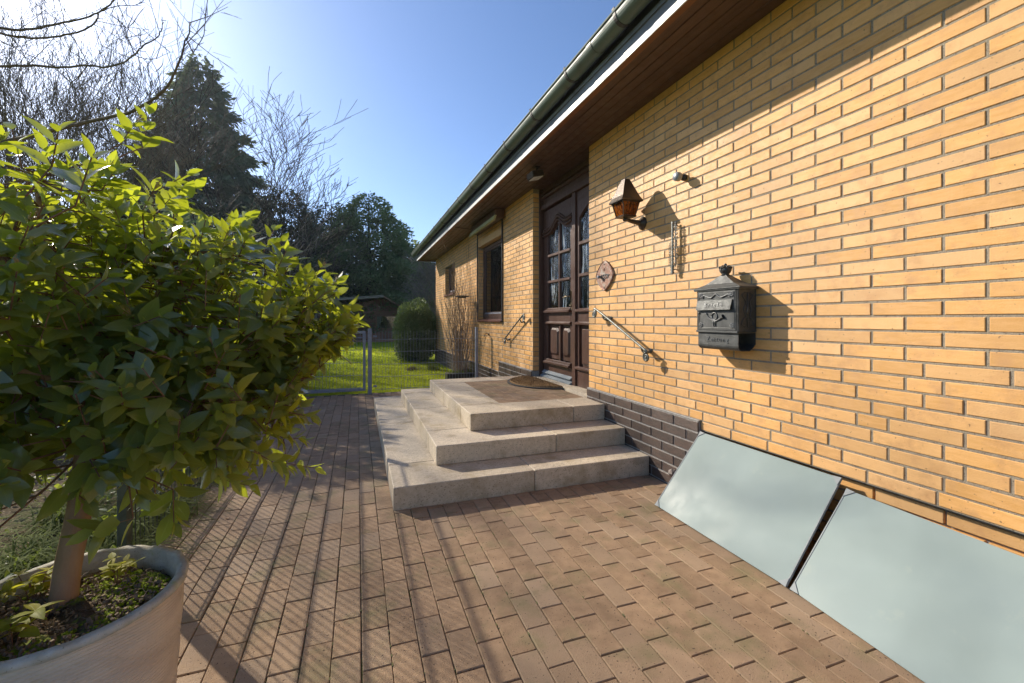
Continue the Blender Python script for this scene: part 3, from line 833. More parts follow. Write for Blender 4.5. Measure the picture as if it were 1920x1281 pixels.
# ------------------------------------------------------------------ cellar cover glass
def cover(name, label, c0, c1, c2, c3):
    """corners: bottom far, bottom near, top near, top far"""
    A, B_, C_, D_ = [Vector(q) for q in (c0, c1, c2, c3)]; C_ = D_+(B_-A)*((C_-D_).length/(B_-A).length)
    org = B_.copy(); root = empty(name, org)
    tag(root, label, 'glass cover', 'frosted glass covers over the cellar light well')
    nrm = (B_-A).cross(D_-A).normalized()
    if nrm.x > 0: nrm = -nrm
    th = .008
    def sheet(pts, t0, t1, m, nm):
        b = MB(); k = len(pts)
        lo = [q+nrm*t0-org for q in pts]; hi = [q+nrm*t1-org for q in pts]
        b.add(lo+hi, [tuple(range(k)), tuple(range(k, 2*k))[::-1]] + [(i, k+i, k+(i+1)%k, (i+1)%k) for i in range(k)])
        return b.build(nm, m, root)
    sheet([A, B_, C_, D_], 0, th, M_COVER, 'glass_sheet')
    def edge(P, Q, nm='edge_trim'):
        inn = ((A+B_+C_+D_)/4 - (P+Q)/2); t_ = (Q-P).normalized(); inn = (inn - t_*inn.dot(t_)).normalized()
        sheet([P-inn*.002, Q-inn*.002, Q+inn*.003, P+inn*.003], -.001, th+.002, M_ALU, nm)
    edge(B_, C_); edge(A, D_)
    for P, a_, b_ in ((A, B_, D_), (B_, A, C_), (C_, B_, D_), (D_, C_, A)):
        e1 = (a_-P).normalized()*.038; e2 = (b_-P).normalized()*.038
        sheet([P-(e1+e2)*.08, P+e1, P+e2], th+.0, th+.004, M_ALU, 'corner_clip')
    return root
cover('cover_glass', 'bluish grey glass cover beside the steps, reflecting a bush at its lower corner',
      (1.797, 2.308, .006), (1.795, 1.412, .006), (W-.004, 1.405, .436), (W-.004, 2.292, .444))
cover('cover_glass', 'large milky green glass cover nearest the viewer at the right',
      (1.800, 1.390, .004), (1.715, .50, .004), (2.05, .47, .405), (W-.014, 1.372, .405))
# timber batten and support between the covers
b = MB(); b.cbox(1.93, 1.965, 1.34, 1.44, -.3, .13, .003)
tag(b.build('wood_batten', M_EDGEWOOD), 'small wooden batten in the gap between the two glass covers', 'batten')

# ------------------------------------------------------------------ wall lantern
XL, YL = 1.995, 2.935
la = empty('wall_lantern', (W, 2.90, 1.951)); LL = Vector((W, 2.90, 1.93))
tag(la, 'bronze wall lantern with amber glass and tall pyramid hood', 'lantern')
def lp(mb, nm, m, smooth=False):
    o = mb.build(nm, m, la, smooth); o.location = -LL; return o
def sq(h, z): return [(XL-h,YL-h,z),(XL+h,YL-h,z),(XL+h,YL+h,z),(XL-h,YL+h,z)]
def frust(mb, levels, closed=True):
    vs = [];
    for h, z in levels: vs += sq(h, z)
    fs = [(4*i+k, 4*i+(k+1)%4, 4*i+4+(k+1)%4, 4*i+4+k) for i in range(len(levels)-1) for k in range(4)]
    if closed: fs += [(3,2,1,0), tuple(4*(len(levels)-1)+k for k in range(4))]
    mb.add(vs, fs)
b = MB(); frust(b, [(.084, 2.094), (.094, 2.088), (.095, 2.098), (.078, 2.128), (.022, 2.272), (.0, 2.276)]); lp(b, 'hood', M_BRONZE)
zt, zb_, ht, hb = 2.092, 1.982, .076, .052
b = MB()
for sx in (-1, 1):
    for sy in (-1, 1):
        b.tube([(XL+sx*hb, YL+sy*hb, zb_), (XL+sx*ht, YL+sy*ht, zt)], .0045, 4)
frust(b, [(hb+.006, zb_-.010), (hb+.008, zb_), (hb, zb_+.004)])
frust(b, [(ht+.003, zt-.010), (ht+.004, zt)])
lp(b, 'lantern_frame', M_BRONZE)
for s in range(4):
    a = [(-1,-1),(1,-1),(1,1),(-1,1)][s]; c = [(-1,-1),(1,-1),(1,1),(-1,1)][(s+1)%4]
    b = MB(); k = .97
    vs = [(XL+a[0]*hb*k, YL+a[1]*hb*k, zb_+.004), (XL+c[0]*hb*k, YL+c[1]*hb*k, zb_+.004), (XL+c[0]*ht*k, YL+c[1]*ht*k, zt-.008), (XL+a[0]*ht*k, YL+a[1]*ht*k, zt-.008)]
    vi = [(XL+(x-XL)*.95, YL+(y-YL)*.95, z) for x, y, z in vs]
    b.add(vs+vi, [(0,1,2,3),(7,6,5,4),(0,4,5,1),(1,5,6,2),(2,6,7,3),(3,7,4,0)]); lp(b, 'amber_pane', M_AMBER)
b = MB(); b.sphere((XL, YL, 2.03), .022, 10, 8, sc=(1,1,1.2)); b.lathe([(.014, 1.985), (.014, 2.01)], 10, Matrix.Translation((XL, YL, 0))); lp(b, 'bulb', M_CURTAIN, True)
b = MB()
b.lathe([(0,1.945),(.018,1.946),(.024,1.955),(.014,1.965),(.02,1.975)], 14, Matrix.Translation((XL, YL, 0)))
b.tube(bez([(XL-.012, YL-.003, 1.966), (XL+.02, YL+.006, 1.958), (XL+.07, YL+.004, 1.948), (W-.02, YL-.006, 1.940), (W-.004, YL-.008, 1.938)], 6), [.011]*5+list(np.linspace(.012,.026,20)), 10); lp(b, 'arm', M_BRONZE, True)
b = MB(); b.lathe([(0, .0), (.050, .0), (.054, .006), (.048, .012), (.034, .018), (.028, .03), (0, .032)], 24, Matrix.Translation((W+.003, YL-.008, 1.938)) @ Euler((0, R(-90), 0)).to_matrix().to_4x4()); lp(b, 'wall_plate', M_BRONZE, True)

# sensor
sn = empty('dusk_sensor', (W, 2.45, 2.178)); sn.scale = (1.3, 1.3, 1.3)
tag(sn, 'small round grey sensor sticking out of the wall above the lantern', 'sensor')
MS = Euler((0, R(-90), 0)).to_matrix().to_4x4()
b = MB(); b.lathe([(0, 0), (.018, 0), (.018, .012), (.014, .014), (.014, .036), (0, .036)], 18, MS); b.build('stem', M_BLACK, sn, True)
b = MB(); b.lathe([(0, .034), (.021, .034), (.024, .038), (.024, .060), (.021, .064), (0, .064)], 24, MS); b.build('head', M_PVC, sn, True)
b = MB(); b.lathe([(0, .067), (.016, .0665), (.019, .064)], 24, MS); b.build('lens', M_GREYTRIM, sn, True)

# ------------------------------------------------------------------ text helper
def text_mesh(body, size, depth, m, name='lettering', spacing=1.0):
    cu = bpy.data.curves.new(name, 'FONT'); cu.body = body; cu.size = size; cu.extrude = depth; cu.align_x = 'CENTER'; cu.align_y = 'CENTER'
    cu.space_character = spacing; cu.resolution_u = 2
    o = bpy.data.objects.new(name, cu); C.objects.link(o)
    dg = bpy.context.evaluated_depsgraph_get(); me = bpy.data.meshes.new_from_object(o.evaluated_get(dg))
    bpy.data.objects.remove(o); bpy.data.curves.remove(cu)
    me.materials.clear(); me.materials.append(m); me.name = name
    return me
TROT = Euler((R(90), 0, R(-90)))     # text facing -X, reading towards -Y

# ------------------------------------------------------------------ mailbox
mbx = empty('mailbox', (W, 2.03, 1.0)); BL = Vector((W, 2.03, 1.0))
tag(mbx, 'ornate dark cast metal letterbox with crown finial on the brick wall', 'letterbox')
ya, yb = 1.874, 2.186; xf = 2.012
def bp(mb, nm, m=M_BOX, smooth=False):
    o = mb.build(nm, m, mbx, smooth); o.location = -BL; return o
b = MB(); b.cbox(xf, W-.001, ya, yb, 1.118, 1.372, .003); bp(b, 'body')
# roof: concave pyramid with beaded rim
lv = [(0, 1.366), (.012, 1.366), (.012, 1.381), (.0, 1.388), (-.045, 1.405), (-.085, 1.432), (-.118, 1.455), (-.123, 1.458)]
vs = []; fs = []
for d_, z_ in lv:
    f_ = min(1, max(0, (-d_)/.13))
    x0_, x1_ = xf-d_*0-(.011 if d_ > 0 else 0)+f_*.052, W-.001-f_*.052
    y0_, y1_ = ya-(.017 if d_ > 0 else 0)+f_*.146, yb+(.017 if d_ > 0 else 0)-f_*.146
    vs += [(x0_,y0_,z_),(x1_,y0_,z_),(x1_,y1_,z_),(x0_,y1_,z_)]
n_ = len(lv)
fs = [(4*i+k, 4*i+(k+1)%4, 4*i+4+(k+1)%4, 4*i+4+k) for i in range(n_-1) for k in range(4)] + [(3,2,1,0), tuple(4*(n_-1)+k for k in range(4))]
b = MB(); b.add(vs, fs)
for k in range(40): b.sphere((xf-.012, ya-.012+k*(yb-ya+.024)/39, 1.374), .0042, 5, 4)
for k in range(18): b.sphere((xf-.008+k*.008, ya-.018, 1.374), .0042, 5, 4)
bp(b, 'roof')
xm, ym = (xf+W)/2, 2.03
b = MB(); b.lathe([(.0, 1.455), (.026, 1.456), (.020, 1.464), (.026, 1.470), (.033, 1.482), (.034, 1.492), (.028, 1.500), (.02, 1.503), (0, 1.503)], 16, Matrix.Translation((xm, ym, 0)))
for k in range(6):
    a = k*math.pi/3; cx, cyy = xm+.022*math.cos(a), ym+.022*math.sin(a)
    b.tube([(xm+.030*math.cos(a), ym+.030*math.sin(a), 1.485), (xm+.034*math.cos(a), ym+.034*math.sin(a), 1.500), (xm+.020*math.cos(a), ym+.020*math.sin(a), 1.514), (xm, ym, 1.506)], .0045, 6)
    b.sphere((xm+.032*math.cos(a+.5), ym+.032*math.sin(a+.5), 1.505), .0065, 6, 5)
b.sphere((xm, ym, 1.520), .009, 8, 6); bp(b, 'crown_finial', M_BOX, True)
# front door with beaded frame
b = MB(); b.cbox(xf-.006, xf+.001, ya+.012, yb-.012, 1.128, 1.362, .002); bp(b, 'front_door')
b = MB()
for y in (ya+.004, yb-.004):
    for k in range(34): b.sphere((xf-.002, y, 1.124+k*.0072), .0034, 5, 4)
for k in range(34): b.sphere((xf+.004+k*.0039, ya-.001, 1.126), .003, 5, 3)
for k in range(30): b.sphere((xf+.002, ya-.002, 1.130+k*.008), .0036, 5, 3); b.sphere((W-.006, ya-.001, 1.130+k*.008), .003, 5, 3)
b.cbox(xf-.009, xf+.0, ya-.002, yb+.002, 1.114, 1.127, .002)
for y in (ya+.022, yb-.022): b.tube([(xf-.006, y, 1.142), (xf-.006, y, 1.352)], .0025, 5)
for z in (1.142, 1.352): b.tube([(xf-.006, ya+.022, z), (xf-.006, yb-.022, z)], .0025, 5)
bp(b, 'beading')
# flap with lettering
b = MB(); b.add([(xf-.007,1.906,1.308),(xf-.007,2.172,1.308),(xf-.018,2.174,1.249),(xf-.018,1.912,1.249),(xf-.012,1.906,1.308),(xf-.012,2.172,1.308),(xf-.024,2.174,1.249),(xf-.024,1.912,1.249)],
    [(0,1,2,3),(7,6,5,4),(0,4,5,1),(1,5,6,2),(2,6,7,3),(3,7,4,0)]); bp(b, 'letter_flap')
def puttext(body, size, y, z, x, m, nm, tilt=0, sp=1.0):
    o = new(nm, text_mesh(body, size, .0018, m, nm, sp), mbx, Vector((x, y, z))-BL); 
    o.rotation_euler = (Euler((R(90)+tilt, 0, R(-90)))); return o
M_BOXL = mat('worn_pewter', (.20,.205,.20), (.13,.13,.13), 14, .4, .3, 160, .5, metal=.4)
puttext('Briefe', .040, 2.04, 1.279, xf-.0185, M_BOXL, 'lettering', -.18, 1.45)
puttext('Zeitung', .040, 2.03, 1.073, xf+.0025, M_BOXL, 'lettering', 0, 1.35)
# post horn relief
b = MB(); hx = xf-.009
b.tube(bez([(hx,2.098,1.222),(hx,2.085,1.206),(hx,2.06,1.190),(hx,2.03,1.184),(hx,2.005,1.192),(hx,1.985,1.202)], 5), [.0022]*8+[.003]*6+[.004]*6+[.005]*6, 6)
b.tube([(hx+.001, 2.040+.021*math.cos(a), 1.212+.021*math.sin(a)) for a in np.linspace(0, 2*math.pi, 17)], .0038, 6)
b.lathe([(.004, -.012), (.006, .0), (.012, .014), (.014, .017)], 12, Matrix.Translation((hx, 1.985, 1.203)) @ Euler((R(65), 0, 0)).to_matrix().to_4x4())
b.sphere((hx, 2.101, 1.226), .006, 6, 5)
for y in (2.045, 2.032): b.tube([(hx, y, 1.19), (hx, y+.002, 1.158)], .0035, 5); b.sphere((hx, y+.002, 1.157), .005, 6, 4)
bp(b, 'post_horn', M_BOXL, True)
# scrolls and corner rosettes
b = MB()
b.tube(bez([(hx,2.145,1.325),(hx,2.125,1.338),(hx,2.10,1.330),(hx,2.065,1.322),(hx,2.045,1.334),(hx,2.03,1.343),(hx,2.015,1.334),(hx,1.99,1.322),(hx,1.955,1.332),(hx,1.935,1.338),(hx,1.922,1.327)], 4), .0036, 5)
for y in (2.135, 1.93): b.tube([(hx, y+.009*math.cos(a)*(1-a/14), 1.328+.009*math.sin(a)*(1-a/14)) for a in np.linspace(0, 9, 16)], .0025, 5)
for (cy0, cz0) in ((ya+.038, 1.337), (yb-.038, 1.337), (ya+.038, 1.158), (yb-.038, 1.158)):
    for k in range(7):
        a = k*.9; b.sphere((hx+.003, cy0+.011*math.cos(a), cz0+.011*math.sin(a)), .006, 6, 4)
    b.sphere((hx+.001, cy0, cz0), .006, 6, 4)
b.sphere((hx, 2.162, 1.232), .006, 8, 5)
bp(b, 'ornament', M_BOXL, True)
# side relief
b = MB(); ys_ = ya-.002
for sx in (-1, 1):
    b.tube(bez([(xm+sx*.01, ys_, 1.15), (xm+sx*.045, ys_, 1.165), (xm+sx*.03, ys_, 1.195), (xm+sx*.012, ys_, 1.21), (xm+sx*.028, ys_, 1.25), (xm+sx*.014, ys_, 1.29), (xm+sx*.04, ys_, 1.33), (xm+sx*.015, ys_, 1.345)], 4), .004, 5)
b.tube([(xm, ys_, 1.15), (xm, ys_, 1.345)], .005, 5); b.sphere((xm, ys_, 1.24), .014, 8, 5, sc=(1,.4,1.4)); bp(b, 'ornament', M_BOX, True)
# newspaper tray, open tube at its side
b = MB(); prf = [(W-.001,1.116),(xf+.004,1.116),(xf+.004,1.040)] + [(xf+.004+.03-.03*math.cos(a), 1.040-.028*math.sin(a)) for a in np.linspace(.3, 1.57, 5)] + [(W-.045,1.012),(W-.02,1.03),(W-.001,1.05)]
pin = [((x-(xm))*.93+xm, (z-1.06)*.93+1.06) for x, z in prf]; k = len(prf)
b.add([(x, ya+.004, z) for x, z in prf]+[(x, yb-.004, z) for x, z in prf]+[(x, ya+.004, z) for x, z in pin]+[(x, yb-.004, z) for x, z in pin],
      [(i, (i+1)%k, k+(i+1)%k, k+i) for i in range(k)] + [(2*k+i, 3*k+i, 3*k+(i+1)%k, 2*k+(i+1)%k) for i in range(k)] + [(i, 2*k+i, 2*k+(i+1)%k, (i+1)%k) for i in range(k)] + [(k+i, k+(i+1)%k, 3*k+(i+1)%k, 3*k+i) for i in range(k)])
bp(b, 'newspaper_tray', M_BOX)

# ------------------------------------------------------------------ plaque
pq = empty('wall_plaque', (W-.002, 3.475, 1.592))
tag(pq, 'weathered copper diamond plaque with raised numerals beside the door', 'plaque')
def dia(s):
    pts = []
    for k in range(4):
        a = math.pi/2*k; nx_ = [(0, .142), (-.160, .0), (0, -.142), (.148, 0)][k]
        pts.append(nx_)
    out = []
    for k in range(40):
        a = 2*math.pi*k/40; c_, s_ = math.cos(a), math.sin(a); e = 2/1.42
        out.append((.152*math.copysign(abs(c_)**e, c_)*s, .140*math.copysign(abs(s_)**e, s_)*s))
    return out
def disc(poly0, poly1, x0, x1):
    b = MB(); k = len(poly0); b.add([(x0, *p) for p in poly0]+[(x1, *p) for p in poly1], [(i,(i+1)%k,k+(i+1)%k,k+i) for i in range(k)]+[tuple(range(k,2*k))]); return b
disc(dia(1), dia(.985), 0, -.014).build('plate', M_PLAQUE, pq)
b = MB(); rim = [( -.014, *p) for p in dia(.94)]; b.tube(rim+[rim[0]], .004, 5); b.build('rim', M_PLAQUE, pq)
o = new('numerals', text_mesh('1559', .062, .003, M_BOXL, 'numerals', 1.05), pq, (-.016, -.01, -.012)); o.rotation_euler = TROT
o = new('numerals', text_mesh('30', .034, .002, M_PLAQUE, 'numerals'), pq, (-.0155, 0, .055)); o.rotation_euler = TROT
b = MB(); b.lathe([(0,0),(.013,0),(.012,.02),(.016,.026),(.016,.036),(.010,.042),(0,.042)], 14, Matrix.Translation((-.012, .05, -.01)) @ MS); b.build('bell_button', M_STEEL, pq, True)
b = MB()
for yy, zz in ((.0,.105),(0,-.11),(-.085,0)): b.sphere((-.015, yy, zz), .007, 7, 4)
b.build('screw', M_IRON, pq)

# ------------------------------------------------------------------ vertical ornament
orn = empty('wall_ornament', (W, 2.54, 1.70))
tag(orn, 'narrow vertical wrought metal ornament with filigree either side of a rod', 'ornament')
ox = -.032
b = MB(); b.cbox(ox-.005, ox+.005, -.007, .007, -.185, .19, .002); b.cbox(ox-.008, ox+.008, -.010, .010, -.185, -.125, .003)
for k in range(3): b.cbox(ox-.010, ox+.010, -.012, .012, -.178+k*.02, -.172+k*.02, .001)
b.build('rod', M_IRONL, orn)
b = MB(); random.seed(5)
def glyph(b, y, z, s):
    s *= 1.15
    kind = random.randrange(4)
    if kind == 0: b.tube([(ox, y+s*.5*math.cos(a), z+s*.5*math.sin(a)) for a in np.linspace(0, 6.28, 9)], .0032, 4)
    elif kind == 1: b.tube([(ox, y-s*.5, z+s*.5), (ox, y-s*.5, z-s*.4), (ox, y+s*.5, z-s*.4), (ox, y+s*.5, z+s*.5)], .0034, 4)
    elif kind == 2: b.tube([(ox, y-s*.5, z-s*.5), (ox, y, z+s*.5), (ox, y+s*.5, z-s*.5)], .0034, 4); b.tube([(ox, y-s*.3, z), (ox, y+s*.3, z)], .0032, 4)
    else: b.tube([(ox, y-s*.5, z+s*.45), (ox, y+s*.5, z+s*.45), (ox, y-s*.5, z-s*.45), (ox, y+s*.5, z-s*.45)], .0032, 4)
for k in range(13): glyph(b, -.022, .165-k*.0245, .017); glyph(b, -.044, .145-k*.0245, .014) if k < 10 else None
b.tube([(ox,-.033,.18),(ox,-.033,-.12)], .0032, 4); b.tube([(ox,-.033,-.12),(ox,-.0,-.14)], .003, 4)
b.build('filigree', M_IRON, orn)
b = MB()
for k in range(9): glyph(b, .026, .03-k*.018, .013)
b.tube([(ox,.018,.05),(ox,.018,-.13)], .0015, 4); b.tube([(ox,.018,-.10),(ox,.0,-.11)], .002, 4); b.build('filigree', M_IRONL, orn)
b = MB(); b.tube([(ox,0,.17),(.0,0,.17)], .004, 6); b.tube([(ox,0,-.15),(.0,0,-.15)], .004, 6); b.build('fixing', M_IRON, orn)

# ------------------------------------------------------------------ handrails
def scroll(b, c, r0, turns, x, start, rad, flip=1):
    pts = []
    for k in range(int(turns*14)+1):
        a = start+flip*k*2*math.pi/14; rr_ = r0*(1-.80*k/(turns*14))
        pts.append((x, c[0]+rr_*math.cos(a), c[1]+rr_*math.sin(a)))
    b.tube(pts, rad, 7)
def handrail(name, label, pA, pB, cA, cB, r, px, sgn):
    """pA upper, pB lower (y,z) ends of the rail; cA, cB scroll centres; sgn: +1 if y of A > y of B"""
    root = empty(name, (W, (pA[0]+pB[0])/2, (pA[1]+pB[1])/2)); L0 = Vector((W, (pA[0]+pB[0])/2, (pA[1]+pB[1])/2))
    tag(root, label, 'handrail', 'wrought iron handrails beside the steps')
    def q(b, nm, m=M_IRONL):
        o = b.build(nm, m, root, True); o.location = -L0
    x = W-px; s = sgn
    b = MB()
    A = Vector((x, *pA)); B_ = Vector((x, *pB)); dirn = (B_-A)
    b.tube(bez([A+Vector((0, s*.03, -.004)), A, A+dirn*.25+Vector((0,0,.006)), A+dirn*.6+Vector((0,0,.004)), B_], 6), .0105, 8)
    q(b, 'rail', M_IRONL)
    for c, st_, fl in ((cA, 1.2, 1*s), (cB, 1.6 if s > 0 else 1.4, -1*s)):
        b = MB(); scroll(b, c, r, 1.6, x, math.pi/2, .009, fl); b.sphere((x, *c), r*.28, 8, 6); q(b, 'scroll')
    for f_, nm in ((.16, 1), (.90, 2)):
        P_ = A+dirn*f_
        b = MB(); b.tube(bez([P_+Vector((0,0,-.008)), P_+Vector((.015, 0, -.035)), P_+Vector((px*.55, -.012*s, -.045)), P_+Vector((px-.006, -.01*s, -.030))], 6), [.009]*10+[.011]*9, 7)
        for k in range(5):   # leaf ornament on the bracket
            b.sphere(tuple(P_+Vector((.012+k*.012, -.018*s+k*.009*s, -.034-.006*math.sin(k*1.4)))), .009, 6, 4, sc=(1,1.5,.8))
        b.lathe([(0,0),(.020,0),(.020,.005),(.008,.008)], 12, Matrix.Translation(P_+Vector((px, -.01*s, -.030))) @ MS)
        q(b, 'bracket')
handrail('handrail', 'iron handrail with scrolled ends on the wall right of the door',
         (3.515, 1.283), (2.76, .945), (3.545, 1.240), (2.775, .905), .036, .078, 1)
handrail('handrail', 'iron handrail with scrolled ends on the brick pillar left of the door',
         (5.42, 1.25), (6.22, .885), (5.40, 1.215), (6.20, .850), .040, .060, -1)

# ------------------------------------------------------------------ eave fittings
fl = empty('floodlight', (1.88, 4.46, ZT-.002))
tag(fl, 'small floodlight under the eave boards in front of the door', 'floodlight')
b = MB(); b.cbox(-.03, .03, -.03, .03, -.012, .0, .003); b.tube([(0, 0, -.01), (0, 0, -.06)], .012, 8); b.build('bracket', M_BLACK, fl)
Mf = Matrix.Translation((-.02, 0, -.10)) @ Euler((0, R(-14), 0)).to_matrix().to_4x4()
b = MB(); b.cbox(-.07, .07, -.085, .085, -.03, .04, .008, 0, Mf); b.build('housing', M_BRONZE, fl)
b = MB(); b.box(-.058, .058, -.072, .072, -.034, -.029, 0, Mf); b.build('lens', M_CURTAIN, fl)
aw = empty('folded_awning', (1.98, 7.05, 2.72))
tag(aw, 'folded olive awning under the eave above the tall window', 'awning')
b = MB(); b.add([(-.045,-.76,-.02),(-.045,.76,-.02),(-.02,.76,.05),(-.02,-.76,.05),(-.015,-.76,-.03),(-.015,.76,-.03),(.01,.76,.05),(.01,-.76,.05)], [(0,1,2,3),(7,6,5,4),(0,4,5,1),(1,5,6,2),(2,6,7,3),(3,7,4,0)]); b.build('valance', M_AWN, aw)
b = MB(); b.cbox(-.01, .14, -.74, .74, .02, .155, .01); b.build('cassette', M_WOODDARK, aw)
b = MB(); b.tube([(-.33, .80, .155), (.0, .74, .12)], .006, 5); b.build('stay', M_BLACK, aw)
b = MB(); b.tube(bez([(W-.08, 12.0, 2.87), (W-.05, 11.7, 2.80), (W-.04, 11.6, 2.72), (W-.01, 11.55, 2.66)], 5), .008, 5)
tag(b.build('eave_cable', M_PVC), 'short pale cable looping from eave to wall at the far corner', 'cable')

# ------------------------------------------------------------------ fence and gate
def mesh_panel(mb, P, Q, z0, z1, dz=.2, step=.05, r=.0026, rod2=True):
    P = Vector((*P, 0)); Q = Vector((*Q, 0)); L = (Q-P).length; t_ = (Q-P)/L; nrm = Vector((-t_.y, t_.x, 0))
    k = 0
    while k*step <= L+1e-6:
        c = P+t_*(k*step); mb.tube([c+Vector((0,0,z0)), c+Vector((0,0,z1))], r, 4, cap=False); k += 1
    z = z0+.03
    while z <= z1+.001:
        for s in ((-1, 1) if rod2 else (1,)):
            o_ = nrm*(.0075*s)
            mb.tube([P+o_+Vector((0,0,z)), Q+o_+Vector((0,0,z))], .0036, 4, cap=False)
        z += dz
FY = 7.33
fen = empty('mesh_fence', (1.1, FY, 0))
tag(fen, 'low galvanised double rod mesh fence between gate and house wall', 'fence')
b = MB(); mesh_panel(b, (-.82, 0), (.82, 0), .03, 1.0, .2, .05); b.build('mesh_panel', M_STEEL, fen)
b = MB(); b.cbox(.83, .87, -.03, .03, -.05, 1.05, .003); b.build('post', M_STEEL, fen)
for z in (.1, .9):
    b = MB(); b.cbox(-.86, -.80, -.028, -.006, z, z+.03, .002); b.build('clamp', M_STEEL, fen)
gt = empty('garden_gate', (-.35, FY, 0))
tag(gt, 'galvanised mesh garden gate between two square steel posts', 'gate')
for xg in (.51, -.55):
    b = MB(); b.cbox(xg, xg+.06, -.03, .03, -.05, 1.04, .003); b.build('post', M_STEEL, gt)
b = MB(); g0, g1 = -.465, .475
b.cbox(g0, g0+.04, -.02, .02, .05, 1.0, .003); b.cbox(g1-.04, g1, -.02, .02, .05, 1.0, .003)
b.cbox(g0+.04, g1-.04, -.02, .02, .05, .09, .003); b.cbox(g0+.04, g1-.04, -.02, .02, .96, 1.0, .003); b.build('gate_frame', M_STEEL, gt)
b = MB(); mesh_panel(b, (g0+.06, 0), (g1-.06, 0), .07, .98, .2, .05); b.build('mesh_panel', M_STEEL, gt)
b = MB(); b.cbox(g1-.045, g1+.005, -.035, -.018, .80, .96, .003); b.tube([(g1-.02, -.03, .90), (g1-.02, -.07, .90), (g1-.12, -.07, .90)], .008, 6); b.build('latch', M_STEEL, gt)
b = MB()
for z in (.2, .85): b.tube([(g0-.02, 0, z-.03), (g0-.02, 0, z+.03)], .012, 8)
b.build('hinge', M_STEEL, gt)
# side fence along the bed
sf = empty('mesh_fence', (-1.045, 2.2, 0))
tag(sf, 'taller double rod mesh fence running along the planting bed behind the shrub', 'fence')
M_FGREEN = mat('weathered_fence_coat', (.10,.12,.09), (.07,.08,.06), 18, .8, .1, 40, .1)
b = MB(); mesh_panel(b, (0, .48), (0, 2.95), .0, 1.44, .2, .05); b.build('mesh_panel', M_FGREEN, sf)
for y in (.45, 2.97):
    b = MB(); b.cbox(-.05, -.01, y-.03, y+.03, -.05, 1.5, .003); b.build('post', M_FGREEN, sf)
# curved hook on the wall near the planter
b = MB(); b.tube(bez([(W-.01, 7.22, .93), (W-.05, 7.22, .945), (W-.08, 7.2, .93), (W-.09, 7.2, .89)], 5), .006, 6)
b.tube([(W-.005, 7.22, .93), (W-.02, 7.22, .93)], .02, 8)
tag(b.build('wall_hook', M_IRON), 'small curved iron hook on the brick wall beneath the tall window', 'hook')

# ------------------------------------------------------------------ leaves
def leaf_base(w=.42, fold=.16, curl=.22, segs=5, point=.55):
    ts = np.linspace(0, 1, segs); V = []; U = []
    for t_ in ts:
        wd = w/2*math.sin(math.pi*min(1, t_**.8))**.75*(1-.25*t_) if 0 < t_ < 1 else (.012 if t_ == 0 else .004)
        zc = -curl*t_*t_+.10*t_
        for s in (-1, 0, 1):
            V.append((s*wd, t_, zc+abs(s)*wd*fold*2)); U.append((.5+s*.5, t_))
    F = []
    for i in range(segs-1):
        for k in (0, 1): F.append((3*i+k, 3*i+k+1, 3*i+k+4, 3*i+k+3))
    return np.array(V), np.array(F), np.array(U)
def frame_from(y, z):
    y = y/np.linalg.norm(y, axis=-1, keepdims=True)
    x = np.cross(y, z); x /= np.linalg.norm(x, axis=-1, keepdims=True)+1e-9
    z = np.cross(x, y); return x, y, z
def leaves_mesh(name, pos, ydir, zdir, size, m, bases, smooth=True):
    Vs, Fs, Us = [], [], []; off = 0
    which = rng.integers(0, len(bases), len(pos))
    for bi, (bV, bF, bU) in enumerate(bases):
        s = which == bi
        if not s.any(): continue
        x, y, z = frame_from(ydir[s], zdir[s])
        V = pos[s][:, None, :] + size[s][:, None, None]*(bV[None, :, 0:1]*x[:, None] + bV[None, :, 1:2]*y[:, None] + bV[None, :, 2:3]*z[:, None])
        n = len(V); k = len(bV)
        Vs.append(V.reshape(-1, 3)); Fs.append((bF[None]+(np.arange(n)*k)[:, None, None]).reshape(-1, 4)+off); Us.append(np.tile(bU, (n, 1))); off += n*k
    return arr_mesh(name, np.concatenate(Vs), np.concatenate(Fs), m, np.concatenate(Us), smooth)
BASES = [leaf_base(.56,.12,.18), leaf_base(.50,.18,.28), leaf_base(.60,.08,.10), leaf_base(.53,.05,.34)]

# ------------------------------------------------------------------ pot with shrub
PC = np.array([-.690, 1.406]); PR = .244; PH = .50
pot = empty('plant_pot', (PC[0], PC[1], 0))
tag(pot, 'large pale clay planter with ribbed sides and mossy soil', 'plant pot')
b = MB(); n = 128; prof = []
nz = 330
for k in range(nz+1):
    z = PH*.985*k/nz; prof.append((z, .205+.037*(z/PH)**.8))
vs = []; fs = []
for k, (z, r_) in enumerate(prof):
    for j in range(n):
        a = 2*math.pi*j/n
        rr_ = r_ + .0085*(-abs(math.sin((z*1.0+.010*math.sin(a*2+.6)+.003*math.sin(5*a+z*20))/.0082*math.pi))*(.70+.35*math.sin(z*41+a*3))) + .0008*math.sin(a*13+z*60)
        vs.append((rr_*math.cos(a), rr_*math.sin(a), z))
for k in range(nz):
    for j in range(n): fs.append((k*n+j, k*n+(j+1)%n, (k+1)*n+(j+1)%n, (k+1)*n+j))
b.add(vs, fs); b.add([(.2*math.cos(2*math.pi*j/24), .2*math.sin(2*math.pi*j/24), .0) for j in range(24)], [tuple(range(24))[::-1]])
b.build('pot_wall', M_POT, pot, True)
n = 96; b = MB(); vs = []; fs = []
rp = [(.240,.482),(.2475,.487),(.2475,.497),(.243,.502),(.228,.502),(.222,.498),(.220,.45),(.220,.40)]
for k, (r_, z) in enumerate(rp):
    for j in range(n):
        a = 2*math.pi*j/n; q = .0015*math.sin(a*17+k)+.001*math.sin(a*31)
        vs.append(((r_+q)*math.cos(a), (r_+q)*math.sin(a), z+q))
